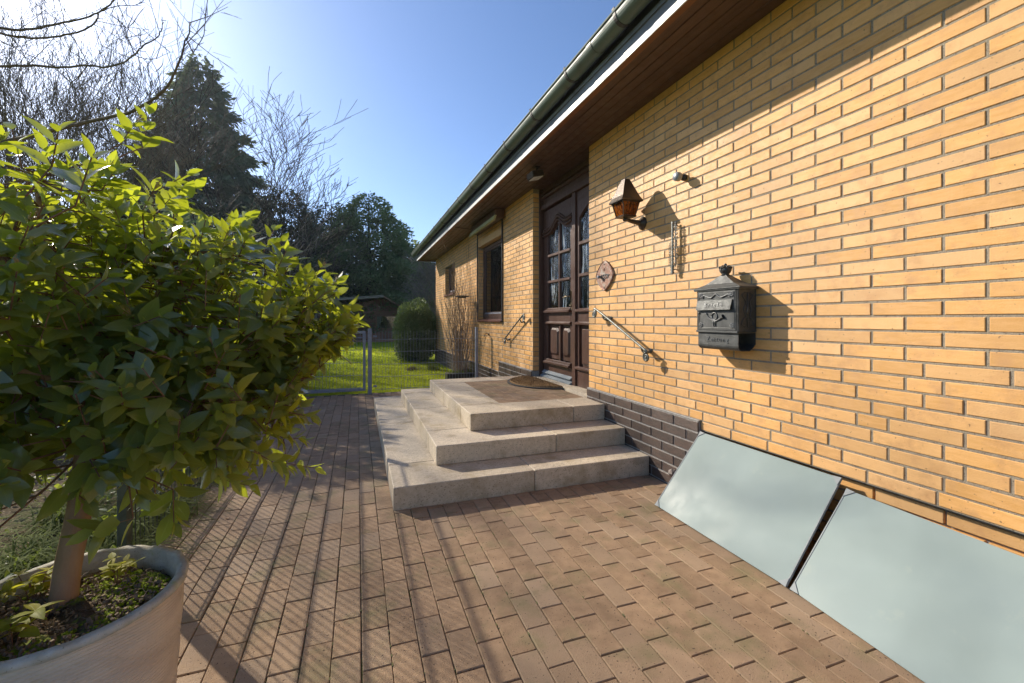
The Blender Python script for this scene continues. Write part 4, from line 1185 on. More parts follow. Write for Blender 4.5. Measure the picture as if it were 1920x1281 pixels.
for k in range(len(rp)-1):
    for j in range(n): fs.append((k*n+j, k*n+(j+1)%n, (k+1)*n+(j+1)%n, (k+1)*n+j))
b.add(vs, fs); b.build('rim', M_POTRIM, pot, True)
# soil surface
gs = 60; b = MB(); vs = []; fs = []; idx = {}
for i in range(gs+1):
    rr_ = .221*i/gs
    for j in range(n):
        a = 2*math.pi*j/n
        x, y = rr_*math.cos(a), rr_*math.sin(a)
        z = .455+.010*math.sin(x*23+1)*math.cos(y*19)+.006*math.sin(x*61+y*47)+.0045*random.uniform(-1, 1)-.02*max(0, (rr_-.17)/.05)
        vs.append((x, y, z))
for i in range(gs):
    for j in range(n): fs.append((i*n+j, (i+1)*n+j, (i+1)*n+(j+1)%n, i*n+(j+1)%n))
b.add(vs, fs); b.build('soil', M_SOIL, pot, True)
b = MB()
for k in range(900):
    a = random.uniform(0, 6.28); r_ = .21*math.sqrt(random.random()); s = random.uniform(.002, .006)
    b.box(-s, s, -s*.6, s*.6, -s*.5, s*.5, 0, Matrix.Translation((r_*math.cos(a), r_*math.sin(a), .462-.02*max(0,(r_-.17)/.05)+random.uniform(-.004,.006))) @ Euler((random.uniform(0,3), random.uniform(0,3), random.uniform(0,3))).to_matrix().to_4x4())
for k in range(160):
    a = random.uniform(0, 6.28); r_ = .19*math.sqrt(random.random()); L = random.uniform(.015, .05); d = random.uniform(0, 6.28)
    p0 = Vector((r_*math.cos(a), r_*math.sin(a), .466)); b.tube([p0, p0+Vector((L*.5*math.cos(d), L*.5*math.sin(d), .006)), p0+Vector((L*math.cos(d+.3), L*math.sin(d+.3), .001))], .0007, 3)
tag(b.build('soil_crumb', mat('crumbs', (.11,.08,.055), (.26,.19,.12), 80, .95, .3), pot), kind='stuff')
# moss cushions
b = MB()
for k in range(520):
    a = random.gauss(.9, .9); r_ = random.uniform(.10, .205) if random.random() < .75 else random.uniform(.03,.2)
    s = random.uniform(.003, .0075)
    b.sphere((r_*math.cos(a), r_*math.sin(a), .458-.018*max(0,(r_-.17)/.05)+random.uniform(0,.004)), s, 5, 3, sc=(1,1,.8))
tag(b.build('moss', mat('moss', (.34,.42,.03), (.20,.26,.02), 90, .95, 1.0, 600, .1), pot), kind='stuff')
# small seedlings in the pot: one thing
def small_plant(x, y, z, n, name, label, hgt=.07, m=M_LEAFY, ls=.035):
    root = empty(name, (x, y, z)); tag(root, label, 'seedling', 'small seedlings sprouting in the pot')
    b = MB(); P = []; Yd = []
    for k in range(n):
        a = random.uniform(0, 6.28); l = random.uniform(.0, .05)
        tip = Vector((l*math.cos(a), l*math.sin(a), random.uniform(.4, 1)*hgt))
        b.tube([(tip.x*.3, tip.y*.3, -.01), (tip.x*.6, tip.y*.6, tip.z*.5), tuple(tip)], .0011, 4)
        for j in range(4):
            aa = a+j*1.57+random.uniform(-.4,.4); P.append(tuple(tip)); Yd.append((math.cos(aa), math.sin(aa), random.uniform(-.2,.5)))
    b.build('stem', M_TWIG, root)
    P = np.array(P); Yd = np.array(Yd); Zd = np.tile([0,0,1.], (len(P),1))+rng.normal(0,.3,(len(P),3))
    o = new('leaf', leaves_mesh('leaf', P, Yd, Zd, rng.uniform(.6,1.2,len(P))*ls, m, BASES), root); o['kind'] = 'stuff'
small_plant(-.80, 1.50, .455, 14, 'seedling', 'yellow seedling clump left of the trunk at the pot rim', .07)
small_plant(-.63, 1.51, .455, 9, 'seedling', 'yellow leaved sprouts behind the trunk near the back rim', .06)
small_plant(-.735, 1.31, .455, 4, 'seedling', 'single sprout with long yellow green leaves in front of the trunk', .06, M_LEAFY, .055)
small_plant(-.86, 1.42, .455, 12, 'seedling', 'dense low seedlings at the left side of the pot', .08, M_LEAFY, .04)

sh = empty('potted_shrub', (-.724, 1.46, .44)); SO = np.array([-.724, 1.46, .44])
tag(sh, 'large glossy evergreen shrub on a bare stem growing from the pot', 'shrub')
b = MB(); tr_pts = bez([(0,0,-.02),(.006,.01,.10),(.022,.03,.25),(.03,.05,.42),(.02,.10,.55)], 6)
b.tube(tr_pts, np.linspace(.030, .023, len(tr_pts)), 12); b.sphere((0,0,0.0), .034, 10, 6, sc=(1,1,.5)); b.build('trunk', M_BARK, sh, True)
ELL = [((-1.02,1.66,1.22),(.60,.60,.53),.38), ((-.58,1.86,1.17),(.50,.47,.42),.36), ((-.62,1.72,.88),(.44,.42,.32),.14), ((-.22,1.98,1.15),(.21,.24,.18),.05), ((-.95,1.50,.82),(.44,.32,.33),.11)]
tips = []; tdir = []
random.seed(21); rng = np.random.default_rng(21)
while len(tips) < 960:
    r_ = random.random(); acc = 0
    for c, rad, wgt in ELL:
        acc += wgt
        if r_ < acc: break
    v = rng.normal(0, 1, 3); v /= np.linalg.norm(v); q = rng.uniform(.50, 1.06)**.7
    wob = 1+.13*math.sin(5*v[0]+3*v[2]+2)+.09*math.sin(9*v[1]+7*v[2])+.07*math.sin(14*v[0]-11*v[1])
    p = np.array(c)+np.array(rad)*v*q*wob
    if p[2] < .53: continue
    if p[0] > .06: continue
    qv = p-np.array([-.62,1.42,.46]); sdn = np.array(sdir); tt_ = qv@sdn
    if 0 < tt_ < 1.3 and np.linalg.norm(qv-sdn*tt_) < .17: continue
    # keep clear of the viewer
    if np.hypot(p[0], p[1]) < .95: continue
    out = v/np.array(rad); out /= np.linalg.norm(out)
    d = out*.75+np.array([0,0,.75])+rng.normal(0,.28,3); 
    if p[2] < .85: d[2] -= .7
    d /= np.linalg.norm(d)
    tips.append(p); tdir.append(d)
EX = [(-.675,1.83,1.90,(.1,.1,1)),(-.70,1.80,1.86,(.4,.1,.9)),(-1.25,1.62,1.80,(-.2,.1,1)),(-.99,1.6,1.80,(.1,0,1)),(-.02,1.95,1.24,(.9,.3,.4)),(-.05,1.95,1.15,(1,.1,.2)),(.0,2.02,1.19,(.9,.3,.1)),(-.16,1.9,.60,(.9,.2,-.35)),(-.40,1.92,1.60,(.3,.1,1)),(-.28,1.92,1.50,(.5,.1,.8)),(-.6,1.85,1.68,(.1,.1,1)),(-.12,1.93,1.38,(.5,.2,.8)),(-.25,1.83,.64,(.7,.1,-.5)),(-.2,1.9,.72,(.9,.1,-.2))]
for e in EX:
    tips.append(np.array(e[:3])); d = np.array(e[3]); tdir.append(d/np.linalg.norm(d))
tips = np.array(tips); tdir = np.array(tdir)
# branch skeleton
b = MB(); top = Vector(tr_pts[-1]); limbs = []
base_w = np.array(top)+SO
tgt = [(-1.25,1.5,1.55),(-1.2,1.9,1.35),(-1.0,1.4,1.1),(-.9,1.7,1.62),(-.95,1.75,1.2),(-.6,1.75,1.42),(-.5,1.95,1.2),(-.3,1.95,1.15),(-.55,1.65,1.05),(-.4,1.8,.85),(-.7,1.55,.85),(-1.0,1.6,.85),(-1.3,1.5,1.05),(-.7,2.05,1.15),(-.2,1.95,.95),(-.8,1.4,1.35)]
for T in tgt:
    s = np.array(tr_pts[random.randrange(len(tr_pts)-8, len(tr_pts))])+SO; T = np.array(T)
    m1 = s+(T-s)*.35+np.array([0,0,.05])+rng.normal(0,.03,3); m2 = s+(T-s)*.7+rng.normal(0,.03,3)
    P_ = bez([s-SO, m1-SO, m2-SO, T-SO], 6); limbs.append(np.array([tuple(q) for q in P_])+SO)
    b.tube(P_, np.linspace(.013, .005, len(P_)), 6)
allp = np.concatenate([l[4:] for l in limbs])
b.build('limb', M_BARK, sh, True)
b = MB(); LP, LY, LZ, LS = [], [], [], []
for p, d in zip(tips, tdir):
    dist = np.linalg.norm(allp-p, axis=1)+(.6*np.maximum(0, allp[:,2]-p[2])); s = allp[dist.argmin()]
    L = rng.uniform(.07, .13); st_ = p-d*L
    mid = (s+st_)/2+rng.normal(0,.02,3)
    b.tube([tuple(s-SO), tuple(mid-SO), tuple(st_-SO), tuple(p-SO)], [.0035,.0026,.002,.0014], 4, cap=False)
    x, y, z = frame_from(d[None], np.array([[.3,.2,1.]])); x = x[0]; z = z[0]
    ph = rng.uniform(0, 3.14); nn = rng.integers(4, 6)
    oc = p-np.array([-.8,1.72,1.1]); oc /= np.linalg.norm(oc)
    for k in range(nn):
        f_ = k/(nn-1); q = st_+(p-st_)*f_; a0 = ph+k*math.pi/2
        for s2 in (0, math.pi):
            if rng.random() < .06: continue
            lat = x*math.cos(a0+s2)+z*math.sin(a0+s2)
            ang = 1.15-.75*f_+rng.normal(0,.12)
            yd = d*math.cos(ang)+lat*math.sin(ang)
            yd = yd+np.array([0,0,-.22-.12*rng.random()]) + rng.normal(0,.08,3)
            zd = d*math.sin(ang)-lat*math.cos(ang)+np.array([0,0,.75])+.55*oc+rng.normal(0,.25,3)
            sz = (.096-.040*f_)*rng.uniform(.70,1.15) * (1 if rng.random() > .04 else 1.25)
            LP.append(q+lat*.003); LY.append(yd); LZ.append(zd); LS.append(sz)
tag(b.build('twig', M_TWIG, sh), kind='stuff')
LP = np.array(LP)-SO; LY = np.array(LY); LZ = np.array(LZ); LS = np.array(LS)
camv = np.array([0,0,CAMH])-SO; dd = np.linalg.norm(LP-camv, axis=1)
dep = (LP[:,0]+SO[0])*sy_+(LP[:,1]+SO[1])*cy_
lat_ = (LP[:,0]+SO[0])*cy_-(LP[:,1]+SO[1])*sy_
uu = 960+816*lat_/dep
score = LS/dd*(uu > 5)*(dep > .2)
# prefer the leaves that stand nearest along their line of sight
order = np.argsort(-score); single = order[:290]; rest = np.setdiff1d(np.arange(len(LS)), single)
base_me = []
for (bV, bF, bU) in BASES:
    base_me.append(arr_mesh('leaf', bV, bF, M_LEAF, bU, True))
x, y, z = frame_from(LY[single], LZ[single])
for i, k in enumerate(single):
    Mx = Matrix(((x[i][0],y[i][0],z[i][0]),(x[i][1],y[i][1],z[i][1]),(x[i][2],y[i][2],z[i][2])))
    new('leaf', base_me[i % 4], sh, tuple(LP[k]), Mx.to_euler(), (LS[k],)*3)
o = new('leaf', leaves_mesh('leaf', LP[rest], LY[rest], LZ[rest], LS[rest], M_LEAF, BASES), sh); o['kind'] = 'stuff'
# flower bud clusters at some tips
b = MB()
for k in rng.choice(len(tips), 170, replace=False):
    p = tips[k]-SO; d = tdir[k]
    for j in range(9):
        q = p+d*.022+rng.normal(0,.007,3); b.tube([tuple(p), tuple(q)], .0008, 3, cap=False); b.sphere(tuple(q), .0022, 4, 3)
tag(b.build('flower_bud', mat('buds', (.30,.30,.08), (.36,.17,.07), 60, .7, 0), sh), kind='stuff')

# ------------------------------------------------------------------ grass tufts in the bed
def blades(n, spread, L, lw, droop, seed):
    r = np.random.default_rng(seed); seg = 4
    a = r.uniform(0, 2*np.pi, n); el = r.uniform(.5, 1.35, n); Ln = L*r.uniform(.6, 1.15, n)
    base = np.stack([r.normal(0, spread, n), r.normal(0, spread, n), np.zeros(n)], -1)
    d = np.stack([np.cos(a)*np.cos(el), np.sin(a)*np.cos(el), np.sin(el)], -1); side = np.stack([-np.sin(a), np.cos(a), np.zeros(n)], -1)
    rows = []
    for k in range(seg+1):
        t_ = k/seg; c = base+d*(Ln*t_)[:, None]; c[:, 2] -= droop*Ln*t_**2.2; c += np.stack([np.cos(a), np.sin(a), np.zeros(n)], -1)*(Ln*.35*t_**2)[:, None]
        c[:, 2] = np.maximum(c[:, 2], .004)
        wd = lw*(1-t_**2)+.0003; rows.append(np.stack([c-side*wd, c+side*wd], 1))
    V = np.stack(rows, 1).reshape(-1, 3); F = []
    f0 = np.array([[2*k, 2*k+1, 2*k+3, 2*k+2] for k in range(seg)])
    F = (f0[None]+(np.arange(n)*2*(seg+1))[:, None, None]).reshape(-1, 4)
    return V, F
tuft_spots = [(-1.16,2.62,.26,0),(-1.22,2.95,.28,0),(-1.13,3.22,.24,0),(-1.25,3.5,.26,1),(-1.14,3.82,.22,0),(-1.24,4.12,.26,0),(-1.32,4.5,.22,1),(-1.15,4.75,.18,1),(-1.3,5.1,.22,1),(-1.22,5.5,.18,1),(-1.4,5.95,.22,1),(-1.22,6.35,.18,1),(-1.45,2.7,.28,0),(-1.6,3.3,.28,0),(-1.55,4.1,.26,1),(-1.75,5.0,.26,1),(-1.7,6.0,.24,1),(-1.35,6.75,.2,1)]
words = ['nearest the pot','just behind the pot','spilling over the path edge','pale and dry','short and green','by the path','half dry','small and straw coloured','brown tipped','low and pale','dry and flattened','by the path further on','at the foot of the fence near the pot','behind the fence','dry behind the fence','straw coloured further back','wispy','nearest the gate']
for i, ((x, y, L, dry), wd) in enumerate(zip(tuft_spots, words)):
    V, F = blades(330, .06, L*1.5, .0034, .75, 100+i)
    o = new('sedge_tuft', arr_mesh('sedge_tuft', V, F, M_DRY if dry else M_SEDGE), None, (x, y, -.01), (0, 0, i))
    tag(o, f'arching grass tuft in the bed, {wd}', 'grass tuft', 'arching grass tufts along the bed')
# low leafy ground cover between the tufts
M_COVERP = leafmat('ground_cover_leaf', (.07,.12,.03), (.16,.20,.04), (.12,.15,.05), (.45,.52,.05), .45, .5)
r = np.random.default_rng(41); n = 9000
gx = r.uniform(-2.6, -1.09, n); gy = r.uniform(.9, 7.2, n)
dens = .5+.5*np.sin(gx*5.1+1.3*np.sin(gy*2.3))*np.cos(gy*3.1+gx*2)
k = (r.random(n) < dens**1.2) & ((gx < -1.2) | (r.random(n) < .35)); gx, gy, dens = gx[k], gy[k], dens[k]
gz = r.random(len(gx))**.7*.24*dens
rng_keep = rng; rng = r
o = new('ground_cover', leaves_mesh('ground_cover', np.stack([gx, gy, gz], -1), r.normal(0,1,(len(gx),3))*[1,1,.5]+[0,0,.3], r.normal(0,.5,(len(gx),3))+[0,0,1], r.uniform(.025,.06,len(gx)), M_COVERP, BASES))
rng = rng_keep
tag(o, 'low yellow green ground cover leaves filling the bed behind the pot', 'ground cover', kind='stuff')
# dead leaves in the bed
P = np.stack([rng.uniform(-1.9,-1.0,420), rng.uniform(2.0,7.2,420), rng.uniform(0,.02,420)], -1)
o = new('leaf_litter', leaves_mesh('leaf_litter', P, rng.normal(0,1,(420,3))*[1,1,.15], rng.normal(0,.3,(420,3))+[0,0,1], rng.uniform(.02,.05,420), M_DEADLEAF, BASES))
tag(o, 'fallen brown leaves scattered over the soil bed', 'leaf litter', kind='stuff')
# a few crumbs and leaves on the paving
spots = [(-.72,3.02,.03),(1.25,1.72,.018),(1.72,2.52,.03),(.05,2.2,.012),(-.38,3.45,.03),(1.50,1.38,.016)]
for i, (x, y, s) in enumerate(spots):
    bV, bF, bU = BASES[i % 4]
    o = new('fallen_leaf', arr_mesh('fallen_leaf', bV, bF, M_DEADLEAF, bU, True), None, (x, y, .006), (random.uniform(-.2,.2), random.uniform(-.2,.2), random.uniform(0,6)), (s,)*3)
    tag(o, ['curled brown leaf on the path near the grass tufts', 'tiny pale leaf on the pavers left of the glass covers', 'brown leaf on the pavers beside the plinth corner', 'tiny leaf scrap in the middle of the path', 'pale leaf on the path edge in the fence shadow', 'tiny leaf scrap by the edge of the large glass cover'][i], 'leaf')
b = MB(); b.sphere((0,0,0), .035, 8, 6, sc=(1,.8,.7)); 
for v_i in range(len(b.v)): b.v[v_i] = tuple(c*(1+.18*random.uniform(-1,1)) for c in b.v[v_i])
tag(b.build('stone', mat('pebble', (.30,.24,.2), (.22,.18,.15), 20, .8), loc=(2.02, 2.42, .15)), 'rounded pale stone lodged by the corner of the glass cover', 'stone')
b = MB(); b.cbox(-.05,.05,-.05,.05,-.13,-.02,.01); b.cbox(-.02,.025,-.03,.03,-.13,.05,.01)
tag(b.build('iron_bracket', M_BLACK, loc=(2.07, 2.40, .13)), 'dark metal bracket between plinth and glass cover corner', 'bracket')

# ------------------------------------------------------------------ lawn blades
n = 80000; r = np.random.default_rng(3)
yy = 7.45+(r.random(n)**1.5)*16; xx = r.uniform(-1, 1, n)*(.5+.22*yy)+(.0+.02*yy)-.2
a = r.uniform(0, 6.28, n); hgt = r.uniform(.02, .05, n)*(1+.03*(yy-7)); ww = .0022*(1+.22*(yy-7))
base = np.stack([xx, yy, np.full(n, -.03)], -1); s_ = np.stack([np.cos(a), np.sin(a), np.zeros(n)], -1)*ww[:, None]
tip = base+np.stack([r.normal(0,.012,n), r.normal(0,.012,n), hgt], -1)
ok = ~((xx > 2.1) & (yy < 12.7))
V = np.stack([base-s_, base+s_, tip], 1)[ok].reshape(-1, 3); F = np.arange(len(V)).reshape(-1, 3)
o = new('grass', arr_mesh('grass', V, F, M_GRASS)); tag(o, 'short bright green grass covering the lawn', 'grass', kind='stuff')

# ------------------------------------------------------------------ climber, trough, clipped bush
tp = empty('trough_planter', (1.90, 8.25, 0))
tag(tp, 'dark trough planter with low plants against the house wall', 'planter')
b = MB(); b.cbox(-.30,.20,-.13,.13,0,.16,.006); b.build('trough', M_BLACK, tp)
V, F = blades(160, .07, .13, .004, .4, 55); V[:, 0] *= 1.6; V[:, 2] += .15
new('foliage', arr_mesh('foliage', V, F, M_SEDGE), tp)['kind'] = 'stuff'
cl = empty('bare_climber', (1.93, 8.45, 0))
tag(cl, 'leafless many stemmed climbing shrub against the brick wall', 'climbing shrub')
b = MB(); random.seed(31)
def stem(b, p, d, L, r, depth):
    pts = [Vector(p)]; d = Vector(d).normalized(); n = 7
    for k in range(n):
        d = (d+Vector((random.uniform(-.12,.12), random.uniform(-.16,.16), random.uniform(-.02,.10)))).normalized()
        q = pts[-1]+d*L/n; q.x = min(q.x, .19); pts.append(q)
        if depth and random.random() < .55: stem(b, q, d+Vector((random.uniform(-.4,.3), random.uniform(-.9,.9), random.uniform(-.1,.3))), L*random.uniform(.2,.4), r*.55, depth-1)
    b.tube(pts, list(np.linspace(r, r*.4, len(pts))), 4, cap=False)
for k in range(54): stem(b, (random.uniform(-.1,.1), random.uniform(-.30,.35), 0), (random.uniform(-.10,.10), random.uniform(-.42,.42), 1), random.uniform(1.1,2.2), .0065, 2)
b.build('stem', mat('climber_stems', (.30,.20,.12), (.18,.12,.07), 20, .7, .2), cl)
b = MB(); b.cbox(-.08,.12,-.16,.16,1.62,1.64,.003); b.cbox(-.06,.10,-.02,.02,1.60,1.62,.003)
o = b.build('feeding_tray', M_BLACK, loc=(1.90, 8.30, 0)); tag(o, 'small dark bird feeding tray hung among the climber stems', 'feeding tray')

def cloud_mesh(name, P, Nrm, size, m, aspect=1.6, jitter=.6, r=None):
    r = r or rng; n = len(P)
    d = Nrm+r.normal(0, jitter, (n, 3)); x, y, z = frame_from(d, r.normal(0, 1, (n, 3)))
    s = size[:, None]
    V = np.stack([P-x*s*.5/aspect, P+y*s*.25-x*s*.0-z*s*.1, P+x*s*.5/aspect, P+y*s], 1).reshape(-1, 3)
    F = np.arange(4*n).reshape(-1, 4)[:, [0, 2, 3, 1]]
    F = np.arange(4*n).reshape(-1, 4)
    V = np.stack([P, P+y*s*.45+x*s*.5/aspect, P+y*s, P+y*s*.45-x*s*.5/aspect], 1).reshape(-1, 3)
    return arr_mesh(name, V, F, m)
bush = empty('clipped_bush', (1.62, 12.9, 0))
tag(bush, 'rounded clipped evergreen bush beside the far corner of the house', 'bush')
r = np.random.default_rng(8); n = 30000
v = r.normal(0, 1, (n, 3)); v /= np.linalg.norm(v, axis=1)[:, None]; q = r.uniform(.62, 1.0, n)[:, None]
lump = 1+.05*np.sin(v[:, :1]*7)+.05*np.sin(v[:, 2:]*8+v[:, 1:2]*6)
P = v*q*lump*[.66, .75, .98]+[0, 0, .76]; k = P[:, 2] > .0
new('crown', cloud_mesh('crown', P[k], v[k]+[0,0,.3], r.uniform(.03, .065, k.sum()), M_BOXW, 1.7, .7, r), bush)
b = MB(); b.tube([(0,0,0),(.05,0,.4),(.0,0,.9)], [.05,.04,.02], 7); b.tube([(0,0,.1),(-.2,.1,.5),(-.3,.1,.9)], [.03,.025,.01], 6); b.tube([(0,0,.1),(.25,.1,.5),(.3,.1,1)], [.03,.025,.01], 6); b.build('trunk', M_TREEDK, bush)
# low heather clump in front of it
V, F = blades(220, .07, .20, .004, .5, 77)
o = new('heather_clump', arr_mesh('heather_clump', V, F, M_DRY), None, (1.22, 10.6, -.03)); tag(o, 'brownish low heather clump on the lawn before the clipped bush', 'heather')
V, F = blades(120, .07, .32, .006, .5, 78)
o = new('leafy_perennial', arr_mesh('leafy_perennial', V, F, M_SEDGE), None, (1.72, 10.4, -.03)); tag(o, 'pale green perennial under the clipped bush by the wall', 'perennial')

# ------------------------------------------------------------------ summer house
hy = 25.0
hut = empty('summer_house', (1.25, hy, 0))
tag(hut, 'low brown wooden summer house with curtained window at the end of the lawn', 'summer house')
b = MB(); b.box(-3.2, 1.9, .0, 3.0, -.03, 1.62); b.prism([(-3.2,1.62),(1.9,1.62),(.05,2.30)], 'y', .0, 3.0); wl = b.build('wall', M_HUTWOOD, hut)
for k in range(11):
    q = MB(); z = .02+k*.145
    q.cbox(-3.2, -.35, -.03, -.002, z, z+.138, .006); q.cbox(1.0, 1.9, -.03, -.002, z, z+.138, .006)
    if not (3 <= k <= 8): q.cbox(-.35, 1.0, -.03, -.002, z, z+.138, .006)
    q.build('board', M_HUTWOOD, wl)
q = MB(); q.prism([(-3.2,1.62),(1.9,1.62),(.05,2.28)], 'y', -.03, -.001); q.build('gable_board', M_HUTWOOD, wl)
def wd(x0, x1, z0, z1):
    q = MB()
    q.cbox(x0, x0+.06, -.06, .0, z0, z1, .004); q.cbox(x1-.06, x1, -.06, .0, z0, z1, .004); q.cbox(x0, x1, -.058, .0, z0-.001, z0+.06, .004); q.cbox(x0, x1, -.058, .0, z1-.06, z1, .004)
    w_ = q.build('window', M_HUTWOOD, hut)
    q = MB(); q.box(x0+.06, x1-.06, -.022, -.018, z0+.06, z1-.06); q.build('pane', M_GLASS, w_)
    q = MB(); q.box(x0+.06, x1-.06, -.004, -.002, z0+.06, z1-.06); q.build('interior_shade', M_ROOM, w_)  # flat near-black sheet in place of the unlit room behind the pane
    for s in (0, 1):
        q = MB(); xa = x0+.07 if s == 0 else x1-.07; sg = 1 if s == 0 else -1
        q.add([(xa, -.012, z1-.07), (xa+sg*.26, -.012, z1-.07), (xa+sg*.20, -.012, (z0+z1)/2), (xa+sg*.10, -.012, z0+.08), (xa, -.012, z0+.08)], [(0,1,2,3,4)]); q.build('curtain', M_CURTAIN, w_)
wd(-.30, .95, .62, 1.40)
q = MB(); q.cbox(1.15, 1.75, -.05, 0, .05, 1.5, .01); q.build('door', M_HUTWOOD, hut)
def rslab(pts, y0, y1, th, m, nm, par):
    q = MB(); (x0, z0), (x1, z1) = pts; q.add([(x0,y0,z0),(x1,y0,z1),(x1,y1,z1),(x0,y1,z0),(x0,y0,z0+th),(x1,y0,z1+th),(x1,y1,z1+th),(x0,y1,z0+th)], [(3,2,1,0),(4,5,6,7),(0,1,5,4),(1,2,6,5),(2,3,7,6),(3,0,4,7)]); return q.build(nm, m, par)
rf2 = rslab([(-3.7,2.02),(.07,2.34)], -.9, 3.4, .09, M_HUTROOF_LIT, 'roof', hut)  # left slope paler than the right: the sun on it put into the colour
rslab([(.07,2.34),(1.95,1.22)], -.9, 3.4, .09, M_HUTWOOD, 'roof', hut)
for k in range(13): rslab([(-3.7+k*.29, 2.115+k*.0246), (-3.43+k*.29, 2.135+k*.0246)], -.95, 3.4, .03, M_HUTROOF_LIT, 'roof_tile', rf2)
q = MB(); q.cbox(-3.4, 2.3, -1.4, -.06, -.02, .10, .01); q.build('terrace', M_HUTWOOD, hut)
q = MB()
for x in (-3.0, 2.1): q.cbox(x, x+.1, -.9, -.8, .1, 1.3 if x > 0 else 2.0, .01)
q.build('post', M_HUTWOOD, hut)

# ------------------------------------------------------------------ trees
def bare_tree(name, label, loc, h, r0, seed, spread=.5, m=M_TREEDK, depth=5, stems=1, up=.12, twig=.012, kids=(3,5), lean=(0,0), grp='bare trees beyond the garden'):
    random.seed(seed)
    root = empty(name, loc); tag(root, label, 'tree', grp)
    tk = MB(); cr = MB()
    def grow(p, d, L, r, dep, mb):
        n = 4 if dep > 1 else 3; pts = [Vector(p)]; d = Vector(d).normalized(); rr = [r]
        for k in range(n):
            d = (d+Vector((random.uniform(-.16,.16), random.uniform(-.16,.16), random.uniform(-.06,.10)+up*.5))).normalized()
            pts.append(pts[-1]+d*L/n); rr.append(max(twig*.45, r*(1-.55*(k+1)/n)))
        mb.tube(pts, rr, 6 if dep >= depth-1 else (4 if dep > 1 else 3), cap=False)
        if dep == 0: return
        nk = random.randint(*kids)
        for k in range(nk):
            f = random.uniform(.25, 1.0) if k else 1.0
            i = min(n, max(1, int(round(f*n)))); q = pts[i]
            a = random.uniform(0, 6.28); sp = random.uniform(.6, 1.3)*spread
            side = Vector((math.cos(a), math.sin(a), 0)); side = (side-d*side.dot(d))
            nd = d+side*sp*1.4+Vector((0,0,up))
            grow(q, nd, L*random.uniform(.55,.82), rr[i]*.72, dep-1, cr)
    for s in range(stems):
        a = s*2.4+.5; of = Vector((math.cos(a)*.25, math.sin(a)*.25, 0)) if stems > 1 else Vector((0,0,0))
        d = Vector((math.cos(a)*.22 if stems > 1 else lean[0], math.sin(a)*.22 if stems > 1 else lean[1], 1))
        grow(of, d, h*.38, r0, depth, tk)
    tk.build('trunk', m, root); cr.build('crown', m, root)
    return root
bare_tree('bare_tree', 'tall many stemmed leafless tree at the far left', (-11.2, 19.7, -.03), 12.5, .12, 4, .50, M_TREEBARK, 5, 4, .13, .013, (3,4))
bare_tree('bare_tree', 'leafless tree with upright limbs between the far left tree and the spruce', (-10.0, 22.0, -.03), 12.0, .12, 44, .50, M_TREEBARK, 5, 3, .10, .014, (3,4))
bare_tree('bare_tree', 'leafless tree with fine twigs behind the shrub at far left', (-13.5, 28.0, -.03), 14.5, .16, 9, .52, M_TREEBARK, 5, 3, .14, .018, (3,5))
bare_tree('bare_tree', 'spreading leafless tree in front of the dark conifers', (-4.7, 25.5, -.03), 12.4, .20, 15, .62, M_TREEDK, 5, 3, .10, .026, (3,4))
bare_tree('bare_tree', 'small pale barked tree before the evergreens', (-2.5, 24.0, -.03), 7.4, .11, 23, .66, M_PALEBARK, 4, 2, .04, .022, (3,4))
bare_tree('bare_tree', 'fine twigged leafless tree behind the far corner of the house', (3.7, 21, -.03), 5.2, .09, 33, .6, M_PALEBARK, 5, 3, .05, .014, (3,5))
def conifer(name, label, loc, h, r, n, size, m, seed, power=1.0, base=.03, droop=-.2, grp='evergreens beyond the lawn', lumps=.22):
    rr = np.random.default_rng(seed); root = empty(name, loc); tag(root, label, 'tree', grp)
    t_ = 1-np.sqrt(rr.random(n)*(1-base)); t_ = np.clip(t_, base, 1)
    a = rr.uniform(0, 2*np.pi, n)
    prof = r*(1-t_)**power
    nb = 9; lump = 1+lumps*np.sin(a*nb+t_*h*2.1+seed)*.5+lumps*np.sin(a*4-t_*h*3.3)*.6+rr.normal(0, .09, n)
    q = rr.uniform(.45, 1.0, n)**.5
    rad = prof*lump*q+.03*r
    P = np.stack([rad*np.cos(a), rad*np.sin(a), t_*h+rr.normal(0,.01,n)*h*.5], -1)
    Nd = np.stack([np.cos(a), np.sin(a), np.full(n, droop)], -1)
    P[:,2] += droop*rad*.3
    new('crown', cloud_mesh('crown', P, Nd, size*rr.uniform(.6,1.3,n), m, 2.6, .45, rr), root)
    b = MB(); b.tube([(0,0,0),(0,0,h*.5),(0,0,h*.97)], [.03*r+.10,.02*r+.05,.02], 8)
    rd = random.Random(seed)
    for k in range(50):
        tt = rd.uniform(base, .93); aa = rd.uniform(0,6.28); R_ = r*(1-tt)**power*.9
        b.tube([(0,0,tt*h),(R_*.6*math.cos(aa),R_*.6*math.sin(aa),tt*h+droop*R_*.3),(R_*math.cos(aa),R_*math.sin(aa),tt*h+droop*R_*.7)], [.05,.03,.01], 4, cap=False)
    b.build('trunk', M_TREEDK, root)
    return root
conifer('conifer', 'tall dark spruce with pointed top towering over the shrub', (-13.6, 47.4, -.05), 25.6, 7.2, 80000, .55, M_CONIF, 1, .80, .02, -.35, lumps=.55)
conifer('conifer', 'dense dark evergreen between the spruce and the feathery evergreen', (-1.7, 33, -.05), 9.4, 4.2, 36000, .26, M_CONIF, 7, .55, .02, -.1, lumps=.3)
conifer('conifer', 'dark rounded evergreen behind the spreading bare tree', (-4.4, 31, -.05), 9.6, 4.2, 36000, .26, M_CONIF, 2, .62, .02, -.1, lumps=.3)
conifer('conifer', 'broad feathery evergreen behind the summer house', (.7, 29.5, -.05), 9.3, 5.0, 60000, .24, M_THUJA, 3, .72, .02, .25, lumps=.3)
